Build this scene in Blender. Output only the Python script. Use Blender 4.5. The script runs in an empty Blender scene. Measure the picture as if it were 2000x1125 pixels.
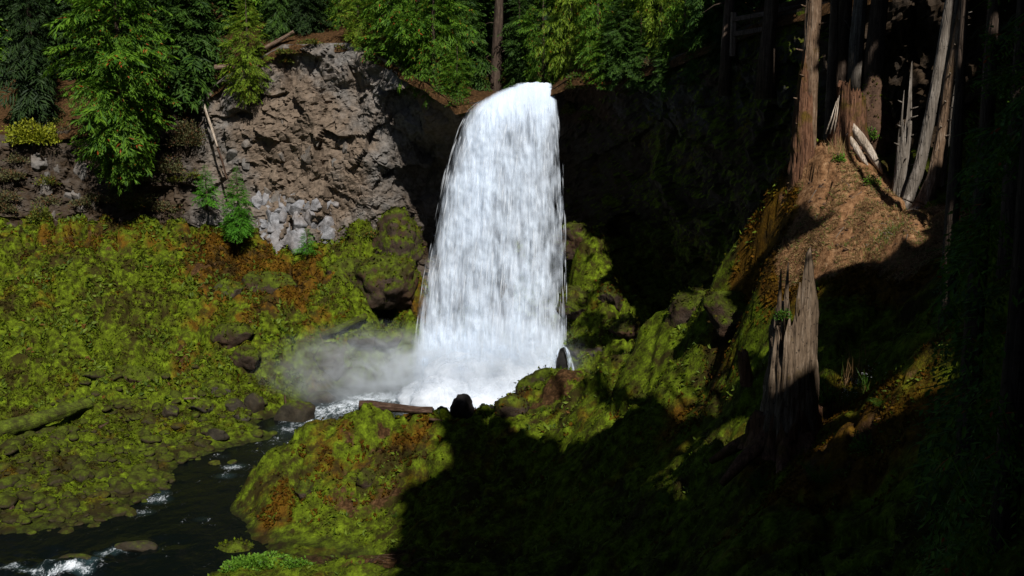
import bpy, math, random
import numpy as np
from mathutils import Vector, Matrix
from mathutils.bvhtree import BVHTree

# ------------------------------------------------------------------ camera, sky, sun, exposure
scene = bpy.context.scene
COL = scene.collection
F_PX, PITCH, CAM_Z = 1963.0, math.radians(7.6), 17.0
cam_d = bpy.data.cameras.new('camera'); cam = bpy.data.objects.new('camera', cam_d); COL.objects.link(cam)
cam.location = (0, 0, CAM_Z); cam.rotation_euler = (math.pi/2 - PITCH, 0, 0)
cam_d.sensor_width = 36.0; cam_d.lens = F_PX/2000*36.0; cam_d.clip_start = 0.1; cam_d.clip_end = 2000
scene.camera = cam
SUN_EL, SUN_AZ = math.radians(45), math.radians(15)          # the sun stands behind the viewer, to the right
SUN = np.array([math.sin(SUN_AZ)*math.cos(SUN_EL), -math.cos(SUN_AZ)*math.cos(SUN_EL), math.sin(SUN_EL)])
world = bpy.data.worlds.new('World'); scene.world = world; world.use_nodes = True
wn = world.node_tree; bgn = wn.nodes['Background']
sky = wn.nodes.new('ShaderNodeTexSky'); sky.sky_type = 'NISHITA'; sky.sun_disc = False
sky.sun_elevation = SUN_EL; sky.sun_rotation = math.atan2(SUN[0], SUN[1]); sky.altitude = 900; sky.air_density = 0.6
wn.links.new(sky.outputs[0], bgn.inputs[0]); bgn.inputs[1].default_value = 0.05
sl = bpy.data.lights.new('sun', 'SUN'); sl.energy = 5.0; sl.angle = math.radians(0.5); sl.color = (1.0, 0.965, 0.91)
so = bpy.data.objects.new('sun', sl); COL.objects.link(so); so.location = (30, -40, 60)
so.rotation_euler = Vector(SUN.tolist()).to_track_quat('Z', 'Y').to_euler()
vs = scene.view_settings; vs.view_transform = 'Standard'; vs.look = 'None'; vs.gamma = 1.0; vs.use_curve_mapping = False
vs.exposure = 0.16
scene.render.engine = 'CYCLES'
scene.cycles.use_denoising = True; scene.cycles.max_bounces = 6; scene.cycles.transparent_max_bounces = 24
scene.cycles.volume_bounces = 2; scene.cycles.volume_step_rate = 2.0; scene.cycles.caustics_reflective = False
scene.cycles.caustics_refractive = False; scene.cycles.sample_clamp_indirect = 4.0

# ------------------------------------------------------------------ small maths
rng = np.random.default_rng(7)
CP, SP = math.cos(PITCH), math.sin(PITCH)
def ray(px, py):
    a = (px - 1000.0)/F_PX; b = (562.5 - py)/F_PX
    return np.array([a, CP + b*SP, -SP + b*CP])
def at(px, py, Y):
    d = ray(px, py); return np.array([0, 0, CAM_Z]) + d*(Y/d[1])
def atz(px, py, z):
    d = ray(px, py); return np.array([0, 0, CAM_Z]) + d*((z - CAM_Z)/d[2])
def project(P):
    P = np.asarray(P, float); q = P - np.array([0, 0, CAM_Z])
    dep = q[..., 1]*CP - q[..., 2]*SP; up = q[..., 1]*SP + q[..., 2]*CP
    dd = np.where(dep > 0.1, dep, 0.1)
    return 1000 + F_PX*q[..., 0]/dd, 562.5 - F_PX*up/dd, dep
def _hash(ix, iy, iz, seed):
    h = (ix.astype(np.uint32)*np.uint32(374761393) + iy.astype(np.uint32)*np.uint32(668265263)
         + iz.astype(np.uint32)*np.uint32(2246822519) + np.uint32((seed*3266489917) & 0xffffffff))
    h = (h ^ (h >> np.uint32(13)))*np.uint32(1274126177); h ^= h >> np.uint32(16)
    h = h*np.uint32(2654435761); h ^= h >> np.uint32(15)
    return h.astype(np.float64)/4294967295.0
def vnoise(P, seed=0):
    i = np.floor(P).astype(np.int64); f = P - i; f = f*f*f*(f*(f*6 - 15) + 10); r = 0
    for dx in (0, 1):
        for dy in (0, 1):
            for dz in (0, 1):
                w = (f[:, 0] if dx else 1 - f[:, 0])*(f[:, 1] if dy else 1 - f[:, 1])*(f[:, 2] if dz else 1 - f[:, 2])
                r = r + w*_hash(i[:, 0]+dx, i[:, 1]+dy, i[:, 2]+dz, seed)
    return r*2 - 1
def fbm(P, octv=4, seed=0, gain=0.5, lac=2.03):
    a, s, r, n = 1.0, 1.0, 0, 0
    for k in range(octv):
        r = r + a*vnoise(P*s + 17.3*k, seed + k); n += a; a *= gain; s *= lac
    return r/n
def worley(P, seed=0, facet=0.0):
    """nearest cell distance, its random value and a tilted plane across that cell"""
    i = np.floor(P).astype(np.int64); best = np.full(len(P), 9e9); sec = np.full(len(P), 9e9)
    val = np.zeros(len(P)); tilt = np.zeros(len(P))
    for dx in (-1, 0, 1):
        for dy in (-1, 0, 1):
            for dz in (-1, 0, 1):
                a, b, c = i[:, 0]+dx, i[:, 1]+dy, i[:, 2]+dz
                q = np.stack([a + _hash(a, b, c, seed), b + _hash(a, b, c, seed+1), c + _hash(a, b, c, seed+2)], 1) - P
                d = (q*q).sum(1); m = d < best
                sec = np.where(m, best, np.minimum(sec, d)); best = np.where(m, d, best)
                v = _hash(a, b, c, seed+3)
                g = np.stack([_hash(a, b, c, seed+4), _hash(a, b, c, seed+5), _hash(a, b, c, seed+6)], 1)*2 - 1
                val = np.where(m, v, val); tilt = np.where(m, (g*q).sum(1), tilt)
    return np.sqrt(best), np.sqrt(sec), val, tilt
def smooth(a, b, x):
    t = np.clip((x - a)/(b - a), 0, 1); return t*t*(3 - 2*t)
def interp_path(pts, n):
    pts = np.array(pts, float); d = np.r_[0, np.cumsum(np.linalg.norm(np.diff(pts[:, :2], axis=0), axis=1))]
    s = np.linspace(0, d[-1], n); return np.stack([np.interp(s, d, pts[:, k]) for k in range(pts.shape[1])], 1)

# ------------------------------------------------------------------ mesh and object helpers
def mesh(name, V, Fa, smooth_shade=True, attrs=None, uv=None):
    V = np.asarray(V, np.float32); Fa = np.asarray(Fa, np.int32); k = Fa.shape[1]
    me = bpy.data.meshes.new(name); me.vertices.add(len(V)); me.vertices.foreach_set('co', V.ravel())
    me.loops.add(Fa.size); me.loops.foreach_set('vertex_index', Fa.ravel())
    me.polygons.add(len(Fa)); me.polygons.foreach_set('loop_start', np.arange(0, Fa.size, k, dtype=np.int32))
    me.polygons.foreach_set('loop_total', np.full(len(Fa), k, np.int32))
    me.polygons.foreach_set('use_smooth', np.full(len(Fa), smooth_shade, bool))
    for n, a in (attrs or {}).items():
        t = me.attributes.new(n, 'FLOAT', 'POINT'); t.data.foreach_set('value', np.asarray(a, np.float32))
    if uv is not None:
        l = me.uv_layers.new(name='UVMap'); l.data.foreach_set('uv', np.asarray(uv, np.float32)[Fa.ravel()].ravel())
    me.update(calc_edges=True); return me
def obj(name, me, material, parent=None, loc=None, rot=None, scale=None):
    if material is not None and not me.materials: me.materials.append(material)
    o = bpy.data.objects.new(name, me); COL.objects.link(o)
    if parent is not None: o.parent = parent
    if loc is not None: o.location = [float(v) for v in loc]
    if rot is not None: o.rotation_euler = rot
    if scale is not None: o.scale = scale if hasattr(scale, '__len__') else (scale,)*3
    return o
def empty(name, loc, label=None, cat=None, group=None, rz=0.0):
    o = bpy.data.objects.new(name, None); COL.objects.link(o); o.empty_display_size = 0.3
    o.location = [float(v) for v in loc]; o.rotation_euler = (0, 0, rz)
    return tag(o, label, cat, group)
def tag(o, label=None, cat=None, group=None, kind=None):
    for k, v in (('label', label), ('category', cat), ('group', group), ('kind', kind)):
        if v: o[k] = v
    return o
def grid_faces(nu, nv, off=0):
    i = np.arange(nu - 1)[:, None]*nv + np.arange(nv - 1)[None, :] + off
    return np.stack([i, i + nv, i + nv + 1, i + 1], -1).reshape(-1, 4)
class Bag:
    def __init__(s): s.v, s.f, s.n = [], [], 0
    def add(s, V, Fa):
        V = np.asarray(V, float); s.v.append(V); s.f.append(np.asarray(Fa, int) + s.n); s.n += len(V)
    def mesh(s, name, **k): return mesh(name, np.concatenate(s.v), np.concatenate(s.f), **k)
def frame(d):
    d = np.asarray(d, float); d = d/np.linalg.norm(d)
    h = np.array([0, 0, 1.0]) if abs(d[2]) < 0.9 else np.array([1.0, 0, 0])
    a = np.cross(h, d); a /= np.linalg.norm(a); return a, np.cross(d, a), d
def tube(pts, rad, seg=8, seed=0, rough=0.0, ridges=0.0, close=True):
    """tapered round limb along a polyline, bark relief pushed into its wall"""
    pts = np.asarray(pts, float); rad = np.broadcast_to(np.asarray(rad, float), (len(pts),)); n = len(pts)
    th = np.linspace(0, 2*np.pi, seg, endpoint=False); V = np.zeros((n, seg, 3))
    t = np.gradient(pts, axis=0)
    for i in range(n):
        a, b, d = frame(t[i])
        V[i] = pts[i] + rad[i]*(np.cos(th)[:, None]*a + np.sin(th)[:, None]*b)
    if rough or ridges:
        c = np.repeat(pts[:, None], seg, 1); nr = V - c
        L = np.r_[0, np.cumsum(np.linalg.norm(np.diff(pts, axis=0), axis=1))]
        q = np.stack([np.cos(th)[None]*2.2 + 0*L[:, None], np.sin(th)[None]*2.2 + 0*L[:, None], L[:, None]*1.3 + 0*th[None]], -1).reshape(-1, 3)
        q2 = q*np.array([2.6, 2.6, 0.35])
        k = 1 + rough*fbm(q, 4, seed) + ridges*(np.abs(fbm(q2*1.4, 3, seed+5))*2.2 - 0.5)
        V = c + nr*k.reshape(n, seg, 1)
    idx = np.arange(n*seg).reshape(n, seg); nx = np.roll(idx, -1, 1)
    Fa = np.stack([idx[:-1], nx[:-1], nx[1:], idx[1:]], -1).reshape(-1, 4)
    V = V.reshape(-1, 3)
    if close:
        V = np.vstack([V, pts[:1], pts[-1:]]); m = n*seg
        c0 = np.stack([np.full(seg, m), nx[0], idx[0], np.full(seg, m)], -1)
        c1 = np.stack([np.full(seg, m+1), idx[-1], nx[-1], np.full(seg, m+1)], -1)
        return V, np.vstack([Fa, c0, c1])
    return V, Fa
def quad_tri_clean(Fa):
    """caps come as quads with a doubled corner: split everything into triangles"""
    t = np.vstack([Fa[:, [0, 1, 2]], Fa[:, [0, 2, 3]]])
    ok = (t[:, 0] != t[:, 1]) & (t[:, 1] != t[:, 2]) & (t[:, 0] != t[:, 2]); return t[ok]
def tube_mesh(name, *a, **k):
    V, Fa = tube(*a, **k); return mesh(name, V, quad_tri_clean(Fa))

# ------------------------------------------------------------------ materials
class NT:
    def __init__(s, name):
        s.m = bpy.data.materials.new(name); s.m.use_nodes = True; s.t = s.m.node_tree; s.t.nodes.clear()
        s.out = s.t.nodes.new('ShaderNodeOutputMaterial')
    def n(s, typ, ins=None, **props):
        nd = s.t.nodes.new(typ)
        for k, v in props.items(): setattr(nd, k, v)
        for k, v in (ins or {}).items():
            if isinstance(v, bpy.types.NodeSocket): s.t.links.new(v, nd.inputs[k])
            else: nd.inputs[k].default_value = v
        return nd
    def pos(s): return s.n('ShaderNodeNewGeometry').outputs['Position']
    def nrm(s): return s.n('ShaderNodeNewGeometry').outputs['Normal']
    def objc(s): return s.n('ShaderNodeTexCoord').outputs['Object']
    def noise(s, vec, scale, detail=4, rough=0.55, dist=0.0):
        return s.n('ShaderNodeTexNoise', {'Vector': vec, 'Scale': scale, 'Detail': detail, 'Roughness': rough, 'Distortion': dist}).outputs['Fac']
    def voro(s, vec, scale, feature='F1', out='Distance'):
        return s.n('ShaderNodeTexVoronoi', {'Vector': vec, 'Scale': scale}, feature=feature).outputs[out]
    def mapr(s, v, a, b, c=0.0, d=1.0):
        return s.n('ShaderNodeMapRange', {0: v, 1: a, 2: b, 3: c, 4: d}).outputs[0]
    def math(s, op, a, b=0.0):
        return s.n('ShaderNodeMath', {0: a, 1: b}, operation=op).outputs[0]
    def mix(s, f, a, b):
        nd = s.n('ShaderNodeMix', data_type='RGBA')
        for i, v in ((0, f), (6, a), (7, b)):
            if isinstance(v, bpy.types.NodeSocket): s.t.links.new(v, nd.inputs[i])
            else: nd.inputs[i].default_value = v if i == 0 else (*v, 1) if len(v) == 3 else v
        return nd.outputs[2]
    def ramp(s, f, stops):
        nd = s.n('ShaderNodeValToRGB', {0: f}); e = nd.color_ramp.elements
        while len(e) < len(stops): e.new(0.5)
        for k, (p, c) in enumerate(stops): e[k].position = p; e[k].color = (*c, 1)
        return nd.outputs[0]
    def attr(s, name): return s.n('ShaderNodeAttribute', attribute_name=name).outputs['Fac']
    def scalev(s, vec, xyz):
        return s.n('ShaderNodeMapping', {'Vector': vec, 'Scale': xyz}).outputs[0]
    def bump(s, h, dist=0.05, strength=0.6):
        return s.n('ShaderNodeBump', {'Height': h, 'Distance': dist, 'Strength': strength}).outputs[0]
    def bsdf(s, col, rough=0.9, spec=0.2, normal=None, **k):
        ins = {'Base Color': col if isinstance(col, bpy.types.NodeSocket) else (*col, 1), 'Roughness': rough, 'Specular IOR Level': spec}
        if normal is not None: ins['Normal'] = normal
        ins.update(k); return s.n('ShaderNodeBsdfPrincipled', ins).outputs[0]
    def done(s, shader=None, vol=None):
        if shader is not None: s.t.links.new(shader, s.out.inputs[0])
        if vol is not None: s.t.links.new(vol, s.out.inputs[1])
        return s.m

def moss_colour(t, p, orange):
    """moss cover: bright, yellow and rusty patches"""
    big = t.noise(p, 0.55, 5, 0.6); mid = t.noise(p, 2.3, 5, 0.62); fine = t.noise(p, 11.0, 4, 0.7)
    green = t.ramp(t.math('ADD', t.math('MULTIPLY', mid, 0.65), t.math('MULTIPLY', fine, 0.35)),
                   [(0.33, (0.013, 0.014, 0.003)), (0.44, (0.040, 0.048, 0.004)), (0.54, (0.084, 0.118, 0.006)), (0.66, (0.160, 0.225, 0.012))])
    rust = t.ramp(t.math('ADD', t.math('MULTIPLY', mid, 0.5), t.math('MULTIPLY', fine, 0.5)),
                  [(0.3, (0.025, 0.010, 0.003)), (0.5, (0.095, 0.048, 0.005)), (0.68, (0.185, 0.105, 0.010))])
    f = t.mapr(t.math('ADD', big, t.math('MULTIPLY', t.math('SUBTRACT', orange, 0.5), 0.55)), 0.48, 0.64)
    col = t.mix(f, green, rust)
    dead = t.mapr(t.math('ADD', t.math('MULTIPLY', t.noise(p, 1.25, 6, 0.72), 0.75), t.math('MULTIPLY', t.noise(p, 0.28, 3, 0.5), 0.45)), 0.605, 0.70)
    return t.mix(t.math('MULTIPLY', dead, 0.88), col, (0.026, 0.017, 0.006)), fine, mid
def ground_material():
    t = NT('mossy_ground'); p = t.pos()
    col, fine, mid = moss_colour(t, p, t.attr('rust'))
    stone = t.noise(p, 5.0, 6, 0.7)
    dirt = t.ramp(stone, [(0.3, (0.012, 0.007, 0.003)), (0.5, (0.048, 0.025, 0.010)), (0.66, (0.12, 0.064, 0.028)), (0.8, (0.22, 0.15, 0.09))])
    dry = t.ramp(stone, [(0.3, (0.035, 0.018, 0.008)), (0.48, (0.16, 0.080, 0.036)), (0.62, (0.28, 0.155, 0.075)), (0.78, (0.40, 0.28, 0.17))])
    dirt = t.mix(t.attr('dry'), dirt, dry)
    f = t.mapr(t.math('ADD', t.attr('dirt'), t.math('MULTIPLY', t.math('SUBTRACT', t.noise(p, 1.7, 5, 0.65), 0.5), 1.3)), 0.42, 0.58)
    col = t.mix(f, col, dirt)
    wet = t.attr('wet'); col = t.mix(wet, col, t.mix(0.72, col, (0.012, 0.011, 0.007)))
    h = t.math('ADD', fine, t.math('MULTIPLY', t.noise(p, 28.0, 3, 0.7), 0.5))
    return t.done(t.bsdf(col, t.mapr(wet, 0, 1, 0.95, 0.45), 0.06, t.bump(h, 0.06, 0.9)))
def rock_material(name, grey, brown, mossy=0.35, scale=1.0, wet=0.0, dull=0.0):
    t = NT(name); p = t.pos(); n = t.nrm()
    a = t.noise(p, 0.35*scale, 6, 0.65); b = t.noise(p, 2.6*scale, 6, 0.7); c = t.voro(p, 3.0*scale)
    g = t.ramp(t.math('ADD', t.math('MULTIPLY', b, 0.88), t.math('MULTIPLY', c, 0.12)),
               [(0.25, tuple(v*0.35 for v in grey)), (0.45, tuple(v*0.8 for v in grey)), (0.7, tuple(v*1.45 for v in grey))])
    w = t.ramp(b, [(0.3, tuple(v*0.4 for v in brown)), (0.5, brown), (0.75, tuple(v*1.4 for v in brown))])
    col = t.mix(t.mapr(t.math('ADD', a, t.math('MULTIPLY', t.attr('brown'), 0.5)), 0.45, 0.72), g, w)
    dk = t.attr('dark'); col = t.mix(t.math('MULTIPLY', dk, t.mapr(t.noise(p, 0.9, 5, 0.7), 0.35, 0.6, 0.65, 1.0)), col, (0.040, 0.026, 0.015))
    mo, fine, mid = moss_colour(t, p, t.math('ADD', 0.35, 0.0))
    up = t.n('ShaderNodeSeparateXYZ', {0: n}).outputs[2]
    f = t.mapr(t.math('ADD', t.math('MULTIPLY', up, 0.55), t.math('ADD', t.math('MULTIPLY', t.math('SUBTRACT', mid, 0.5), 1.2), t.attr('mossy'))), 1.0 - mossy, 1.22 - mossy)
    if dull: mo = t.mix(dull, mo, (0.022, 0.020, 0.006))
    col = t.mix(f, col, mo)
    h = t.math('ADD', b, t.math('MULTIPLY', t.noise(p, 16*scale, 4, 0.7), 0.35))
    return t.done(t.bsdf(col, 0.9 - 0.45*wet, 0.10 + 0.25*wet, t.bump(h, 0.12/scale, 0.8)))
def foliage_material(name, dark, light, odd=None, odd_share=0.0, trans=0.3, vary=0.5):
    t = NT(name); g = t.n('ShaderNodeNewGeometry'); r = g.outputs['Random Per Island']; p = t.pos()
    f = t.math('ADD', t.math('MULTIPLY', r, 0.6), t.math('MULTIPLY', t.noise(p, vary, 3, 0.6), 0.5))
    col = t.ramp(f, [(0.25, dark), (0.8, light)])
    if odd:
        s = t.math('FRACT', t.math('MULTIPLY', r, 37.31)); col = t.mix(t.mapr(s, 1 - odd_share - 0.001, 1 - odd_share), col, odd)
    a = t.bsdf(col, 0.6, 0.22)
    b = t.n('ShaderNodeBsdfTranslucent', {0: col}).outputs[0]
    return t.done(t.n('ShaderNodeMixShader', {0: trans, 1: a, 2: b}).outputs[0])
def wood_material(name, dark, mid, light, moss=0.0, stretch=(9, 9, 0.7)):
    t = NT(name); p = t.objc(); q = t.scalev(p, stretch)
    a = t.noise(q, 1.0, 6, 0.65, 0.3); b = t.noise(p, 2.2, 5, 0.65)
    col = t.ramp(t.math('ADD', t.math('MULTIPLY', a, 0.7), t.math('MULTIPLY', b, 0.35)), [(0.34, dark), (0.52, mid), (0.72, light)])
    pt = t.mapr(t.noise(t.scalev(p, (1.6, 1.6, .8)), 1.0, 6, 0.7), 0.50, 0.60); col = t.mix(t.math('MULTIPLY', pt, 0.6), col, tuple(0.5*(x+y) for x, y in zip(dark, mid)))
    cr = t.voro(t.scalev(p, (stretch[0]*1.1, stretch[1]*1.1, stretch[2]*1.3)), 1.0, 'DISTANCE_TO_EDGE'); col = t.mix(t.mapr(cr, 0.0, 0.05, 0.45, 0.0), col, tuple(v*.4 for v in dark))
    pit = t.voro(p, 7.0); col = t.mix(t.mapr(pit, 0.10, 0.2, 0.8, 0.0), col, tuple(v*.3 for v in dark))
    if moss:
        mo, fine, m2 = moss_colour(t, t.pos(), t.math('ADD', 0.85 if moss < 1 else 0.25, 0.0))
        col = t.mix(t.mapr(t.noise(t.pos(), 1.1, 5, 0.65), 0.62 - moss*0.4, 0.72 - moss*0.4), col, t.mix(0.35, mo, (0.03, 0.03, 0.006)))
    return t.done(t.bsdf(col, 0.85, 0.2, t.bump(t.math('ADD', t.math('ADD', a, t.math('MULTIPLY', b, 0.3)), t.mapr(cr, 0.0, 0.12, 0.0, 0.25)), 0.06, 0.9)))
M = {}
M['ground'] = ground_material()
M['cliff'] = rock_material('cliff_rock', (0.150, 0.139, 0.127), (0.150, 0.113, 0.082), 0.10)
M['dark_cliff'] = rock_material('shaded_cliff_rock', (0.045, 0.045, 0.045), (0.05, 0.03, 0.02), 0.75, dull=0.25)  # darker copy of the cliff rock, shade put into its colour
M['block'] = rock_material('basalt_block', (0.23, 0.23, 0.24), (0.16, 0.13, 0.11), -0.1)
M['boulder'] = rock_material('mossy_boulder_rock', (0.055, 0.048, 0.040), (0.06, 0.040, 0.025), 0.98, dull=0.25)
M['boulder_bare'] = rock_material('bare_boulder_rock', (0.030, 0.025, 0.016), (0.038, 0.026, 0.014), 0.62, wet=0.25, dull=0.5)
M['shade_black_rock'] = rock_material('shade_black_wet_rock', (0.014, 0.013, 0.012), (0.018, 0.013, 0.010), -0.2, wet=0.3)  # canopy shade painted into the pool boulders' black; the side rock shares it
M['outcrop'] = rock_material('mossy_outcrop_rock', (0.05, 0.035, 0.025), (0.07, 0.035, 0.018), 1.05, dull=0.42)
M['cobble'] = rock_material('mossy_cobble_rock', (0.045, 0.037, 0.020), (0.05, 0.036, 0.016), 0.98, 2.0, dull=0.55)
M['soil'] = rock_material('bare_soil', (0.085, 0.05, 0.032), (0.10, 0.055, 0.032), 0.08, 1.6)
M['cedar'] = foliage_material('cedar_leaf', (0.026, 0.085, 0.006), (0.115, 0.225, 0.012), (0.30, 0.055, 0.010), 0.022)
M['cedar_yellow'] = foliage_material('yellow_cedar_leaf', (0.075, 0.14, 0.009), (0.20, 0.29, 0.018), (0.26, 0.09, 0.012), 0.02)
M['hemlock'] = foliage_material('hemlock_leaf', (0.016, 0.048, 0.007), (0.055, 0.115, 0.012))
M['young'] = foliage_material('young_conifer_leaf', (0.034, 0.14, 0.009), (0.10, 0.28, 0.016))
M['dark_fir'] = foliage_material('dark_fir_leaf', (0.009, 0.024, 0.006), (0.028, 0.058, 0.010))
M['shrub_yellow'] = foliage_material('yellow_shrub_leaf', (0.13, 0.16, 0.008), (0.30, 0.31, 0.02))
M['shrub'] = foliage_material('shrub_leaf', (0.045, 0.07, 0.008), (0.13, 0.14, 0.02), (0.20, 0.08, 0.015), 0.08)
M['shrub_grey'] = foliage_material('dry_shrub_leaf', (0.05, 0.055, 0.02), (0.13, 0.13, 0.05), (0.14, 0.07, 0.03), 0.25)
M['leafy'] = foliage_material('bright_leaf', (0.045, 0.12, 0.008), (0.13, 0.26, 0.02))
M['fern'] = foliage_material('fern_leaf', (0.025, 0.075, 0.006), (0.075, 0.16, 0.012), (0.10, 0.06, 0.01), 0.08)
def tuft_material(name, rust):
    t = NT(name); g = t.n('ShaderNodeNewGeometry'); r = g.outputs['Random Per Island']; p = t.pos()
    col, fine, mid = moss_colour(t, p, t.math('ADD', rust, 0.0)); hsv = t.n('ShaderNodeHueSaturation', {'Color': col, 'Value': t.mapr(r, 0, 1, 0.75, 1.3), 'Hue': t.mapr(t.math('FRACT', t.math('MULTIPLY', r, 17.7)), 0, 1, 0.48, 0.515)}).outputs[0]
    return t.done(t.n('ShaderNodeMixShader', {0: 0.3, 1: t.bsdf(hsv, 0.9, 0.03), 2: t.n('ShaderNodeBsdfTranslucent', {0: hsv}).outputs[0]}).outputs[0])
M['moss_tuft'] = tuft_material('moss_tuft', 0.36)
M['moss_rust'] = tuft_material('rusty_moss_tuft', 0.85)
M['dry_grass'] = foliage_material('dry_grass', (0.13, 0.07, 0.025), (0.36, 0.22, 0.10), (0.09, 0.14, 0.02), 0.15, 0.3, 1.2)
M['herb'] = foliage_material('herb_leaf', (0.05, 0.085, 0.008), (0.15, 0.21, 0.016), (0.13, 0.06, 0.01), 0.06, 0.35, 0.8)
M['petal'] = foliage_material('white_petal', (0.6, 0.6, 0.55), (0.8, 0.8, 0.76))
M['bark'] = wood_material('conifer_bark', (0.018, 0.012, 0.009), (0.060, 0.040, 0.028), (0.13, 0.095, 0.07))
M['snag'] = wood_material('weathered_snag_wood', (0.030, 0.018, 0.010), (0.16, 0.100, 0.060), (0.42, 0.32, 0.23), 0.15)
M['snag_grey'] = wood_material('grey_snag_wood', (0.045, 0.038, 0.032), (0.15, 0.125, 0.10), (0.33, 0.29, 0.25))
M['stump'] = wood_material('rotten_stump_wood', (0.032, 0.021, 0.012), (0.135, 0.094, 0.060), (0.30, 0.23, 0.165), 0.05)
M['rotten'] = wood_material('rotten_red_wood', (0.03, 0.013, 0.007), (0.12, 0.055, 0.028), (0.24, 0.13, 0.075), 0.25)
M['bleached'] = wood_material('bleached_wood', (0.10, 0.07, 0.05), (0.36, 0.29, 0.22), (0.66, 0.58, 0.50))
M['log'] = wood_material('fallen_log_wood', (0.05, 0.03, 0.02), (0.14, 0.09, 0.06), (0.30, 0.24, 0.19), 0.1, (9, 9, 0.7))
M['wet_log'] = wood_material('wet_log_bark', (0.014, 0.008, 0.005), (0.055, 0.029, 0.017), (0.19, 0.125, 0.09), 0.0)
M['mossy_log'] = wood_material('mossy_log_bark', (0.012, 0.009, 0.006), (0.04, 0.028, 0.018), (0.07, 0.05, 0.035), 1.15)
M['rail'] = wood_material('fence_wood', (0.05, 0.035, 0.028), (0.13, 0.095, 0.075), (0.22, 0.17, 0.14))
# ------------------------------------------------------------------ the valley floor: one height function
def Z(px, py, z): return tuple(atz(px, py, z))
def A(px, py, Y): return tuple(at(px, py, Y))
ctrl = []
# left slope: foot of the cliff, middle, lower edge, stony bar
for q in [(0,440,82),(150,455,82),(300,435,84),(420,440,85),(520,480,84),(640,490,83),(740,470,82),(800,500,80),
          (0,600,72.5),(200,580,74),(400,565,76),(550,575,76.5),(700,580,77),(800,600,76),(100,520,77),(300,510,79),(500,530,80),
          (0,740,64.5),(200,730,66),(350,715,68),(480,680,70.5),(600,670,72.5),(700,650,74),(800,660,74),
          (0,830,60),(200,790,62.5),(400,770,65.5),(500,735,69.5),(620,715,72),(740,680,74.8)]: ctrl.append(A(*q))
for q in [(-300,430,84),(-300,600,74),(-300,740,64)]: ctrl.append(A(*q))
for q in [(530,850,0),(420,880,0.05),(330,950,0),(230,1005,0),(100,1030,0),(0,1045,0),(600,805,-0.1)]: ctrl.append(Z(*q))
for q in [(200,880,.55),(60,960,.4),(100,880,.7),(330,830,.6),(450,820,.5),(250,940,.3),(520,800,.4),(580,775,.3),(640,768,-.1),(700,748,-.1),(760,712,-.05),(720,770,-.9),(790,725,-.9),(-200,900,.7)]: ctrl.append(Z(*q))
# river bed and plunge pool
for q in [(470,930,-1.2),(380,1020,-1.2),(250,1070,-.7),(100,1090,-.7),(0,1100,-.8),(-200,1100,-1),(560,860,-1.2),(650,800,-1.3),
          (800,770,-1.6),(900,770,-1.8),(1000,770,-1.6),(1080,760,-1.0)]: ctrl.append(Z(*q))
for q in [(-9,57,-1.2),(-5,58,-1.3),(0,60,-1.2),(4,62,-.5),(-12,50,-1.0),(-15,44,-1.2),(-20,38,-1.2),(-26,33,-1),(-8,37,1.1),(-5,36,1.9),(-10.6,39.5,.7),(-11,36,.6),(-14.5,38.5,-.8),(-6,55,-1.0),(-2,56,-.8),(2,57,-.2),
          (-2,80,-1),(2,80,-.5),(-6,82,3.5),(-3,85,2),(5,82,1),(9.5,77,6),(12,71,4),(9,66,1.2),(13,60,1.5),(8,58,1),(15,52,4)]: ctrl.append(q)
# mound beside the river
for q in [(520,895,47.5),(600,852,48.5),(700,816,49),(780,820,48.5),(850,830,48),(930,832,47.5),(502,960,46.6),(494,1010,45.2),(460,1050,43.6),(440,1090,42),
          (600,950,45.5),(700,900,46.8),(700,960,45),(650,1030,43),(750,1060,41.5),(600,1105,39.3),(750,1115,38.8),(480,1100,40.6),(820,960,44),(850,880,46),(560,900,47)]: ctrl.append(A(*q))
# hollow and second mound, ridge of the spur, its flank
for q in [(900,1000,40),(1000,1100,34),(1000,950,41),(1100,1000,37),(1000,850,46),(930,900,44.5),
          (990,795,51),(1030,745,52),(1085,728,52),(1150,738,50),(1100,790,48.5),
          (1180,722,48),(1205,692,46),(1260,640,44),(1330,598,42),(1390,600,40.2),(1400,520,39.5),(1450,485,38.5),(1500,410,37.4),(1560,335,36.4),
          (1620,305,36),(1700,340,35),(1760,385,34),(1810,415,33),
          (1250,720,41.6),(1340,690,39.6),(1300,800,37),(1400,740,36),(1440,700,36.5),(1380,850,33),(1460,860,28.5),(1200,850,37.5),(1100,850,43),(1150,950,36),(1300,950,31),
          (1530,885,25),(1650,800,25.5),(1630,720,27.5),(1720,600,29.5),(1650,490,32),(1560,430,34.3),(1600,600,30),(1450,620,35.5),(1760,480,30.5),
          (1500,1000,21.5),(1700,950,20),(1200,1100,28.5),(1400,1110,22.5),(1800,800,20.5),(1900,620,21),(1900,1000,15.5),(1700,1120,15.5)]: ctrl.append(A(*q))
for q in [(6.0,52.5,1.5),(8.0,50,2),(10.5,47,3),(13,44.5,6),(15.5,43,10),(18,41,14)]: ctrl.append(q)       # far side of the spur
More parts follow.
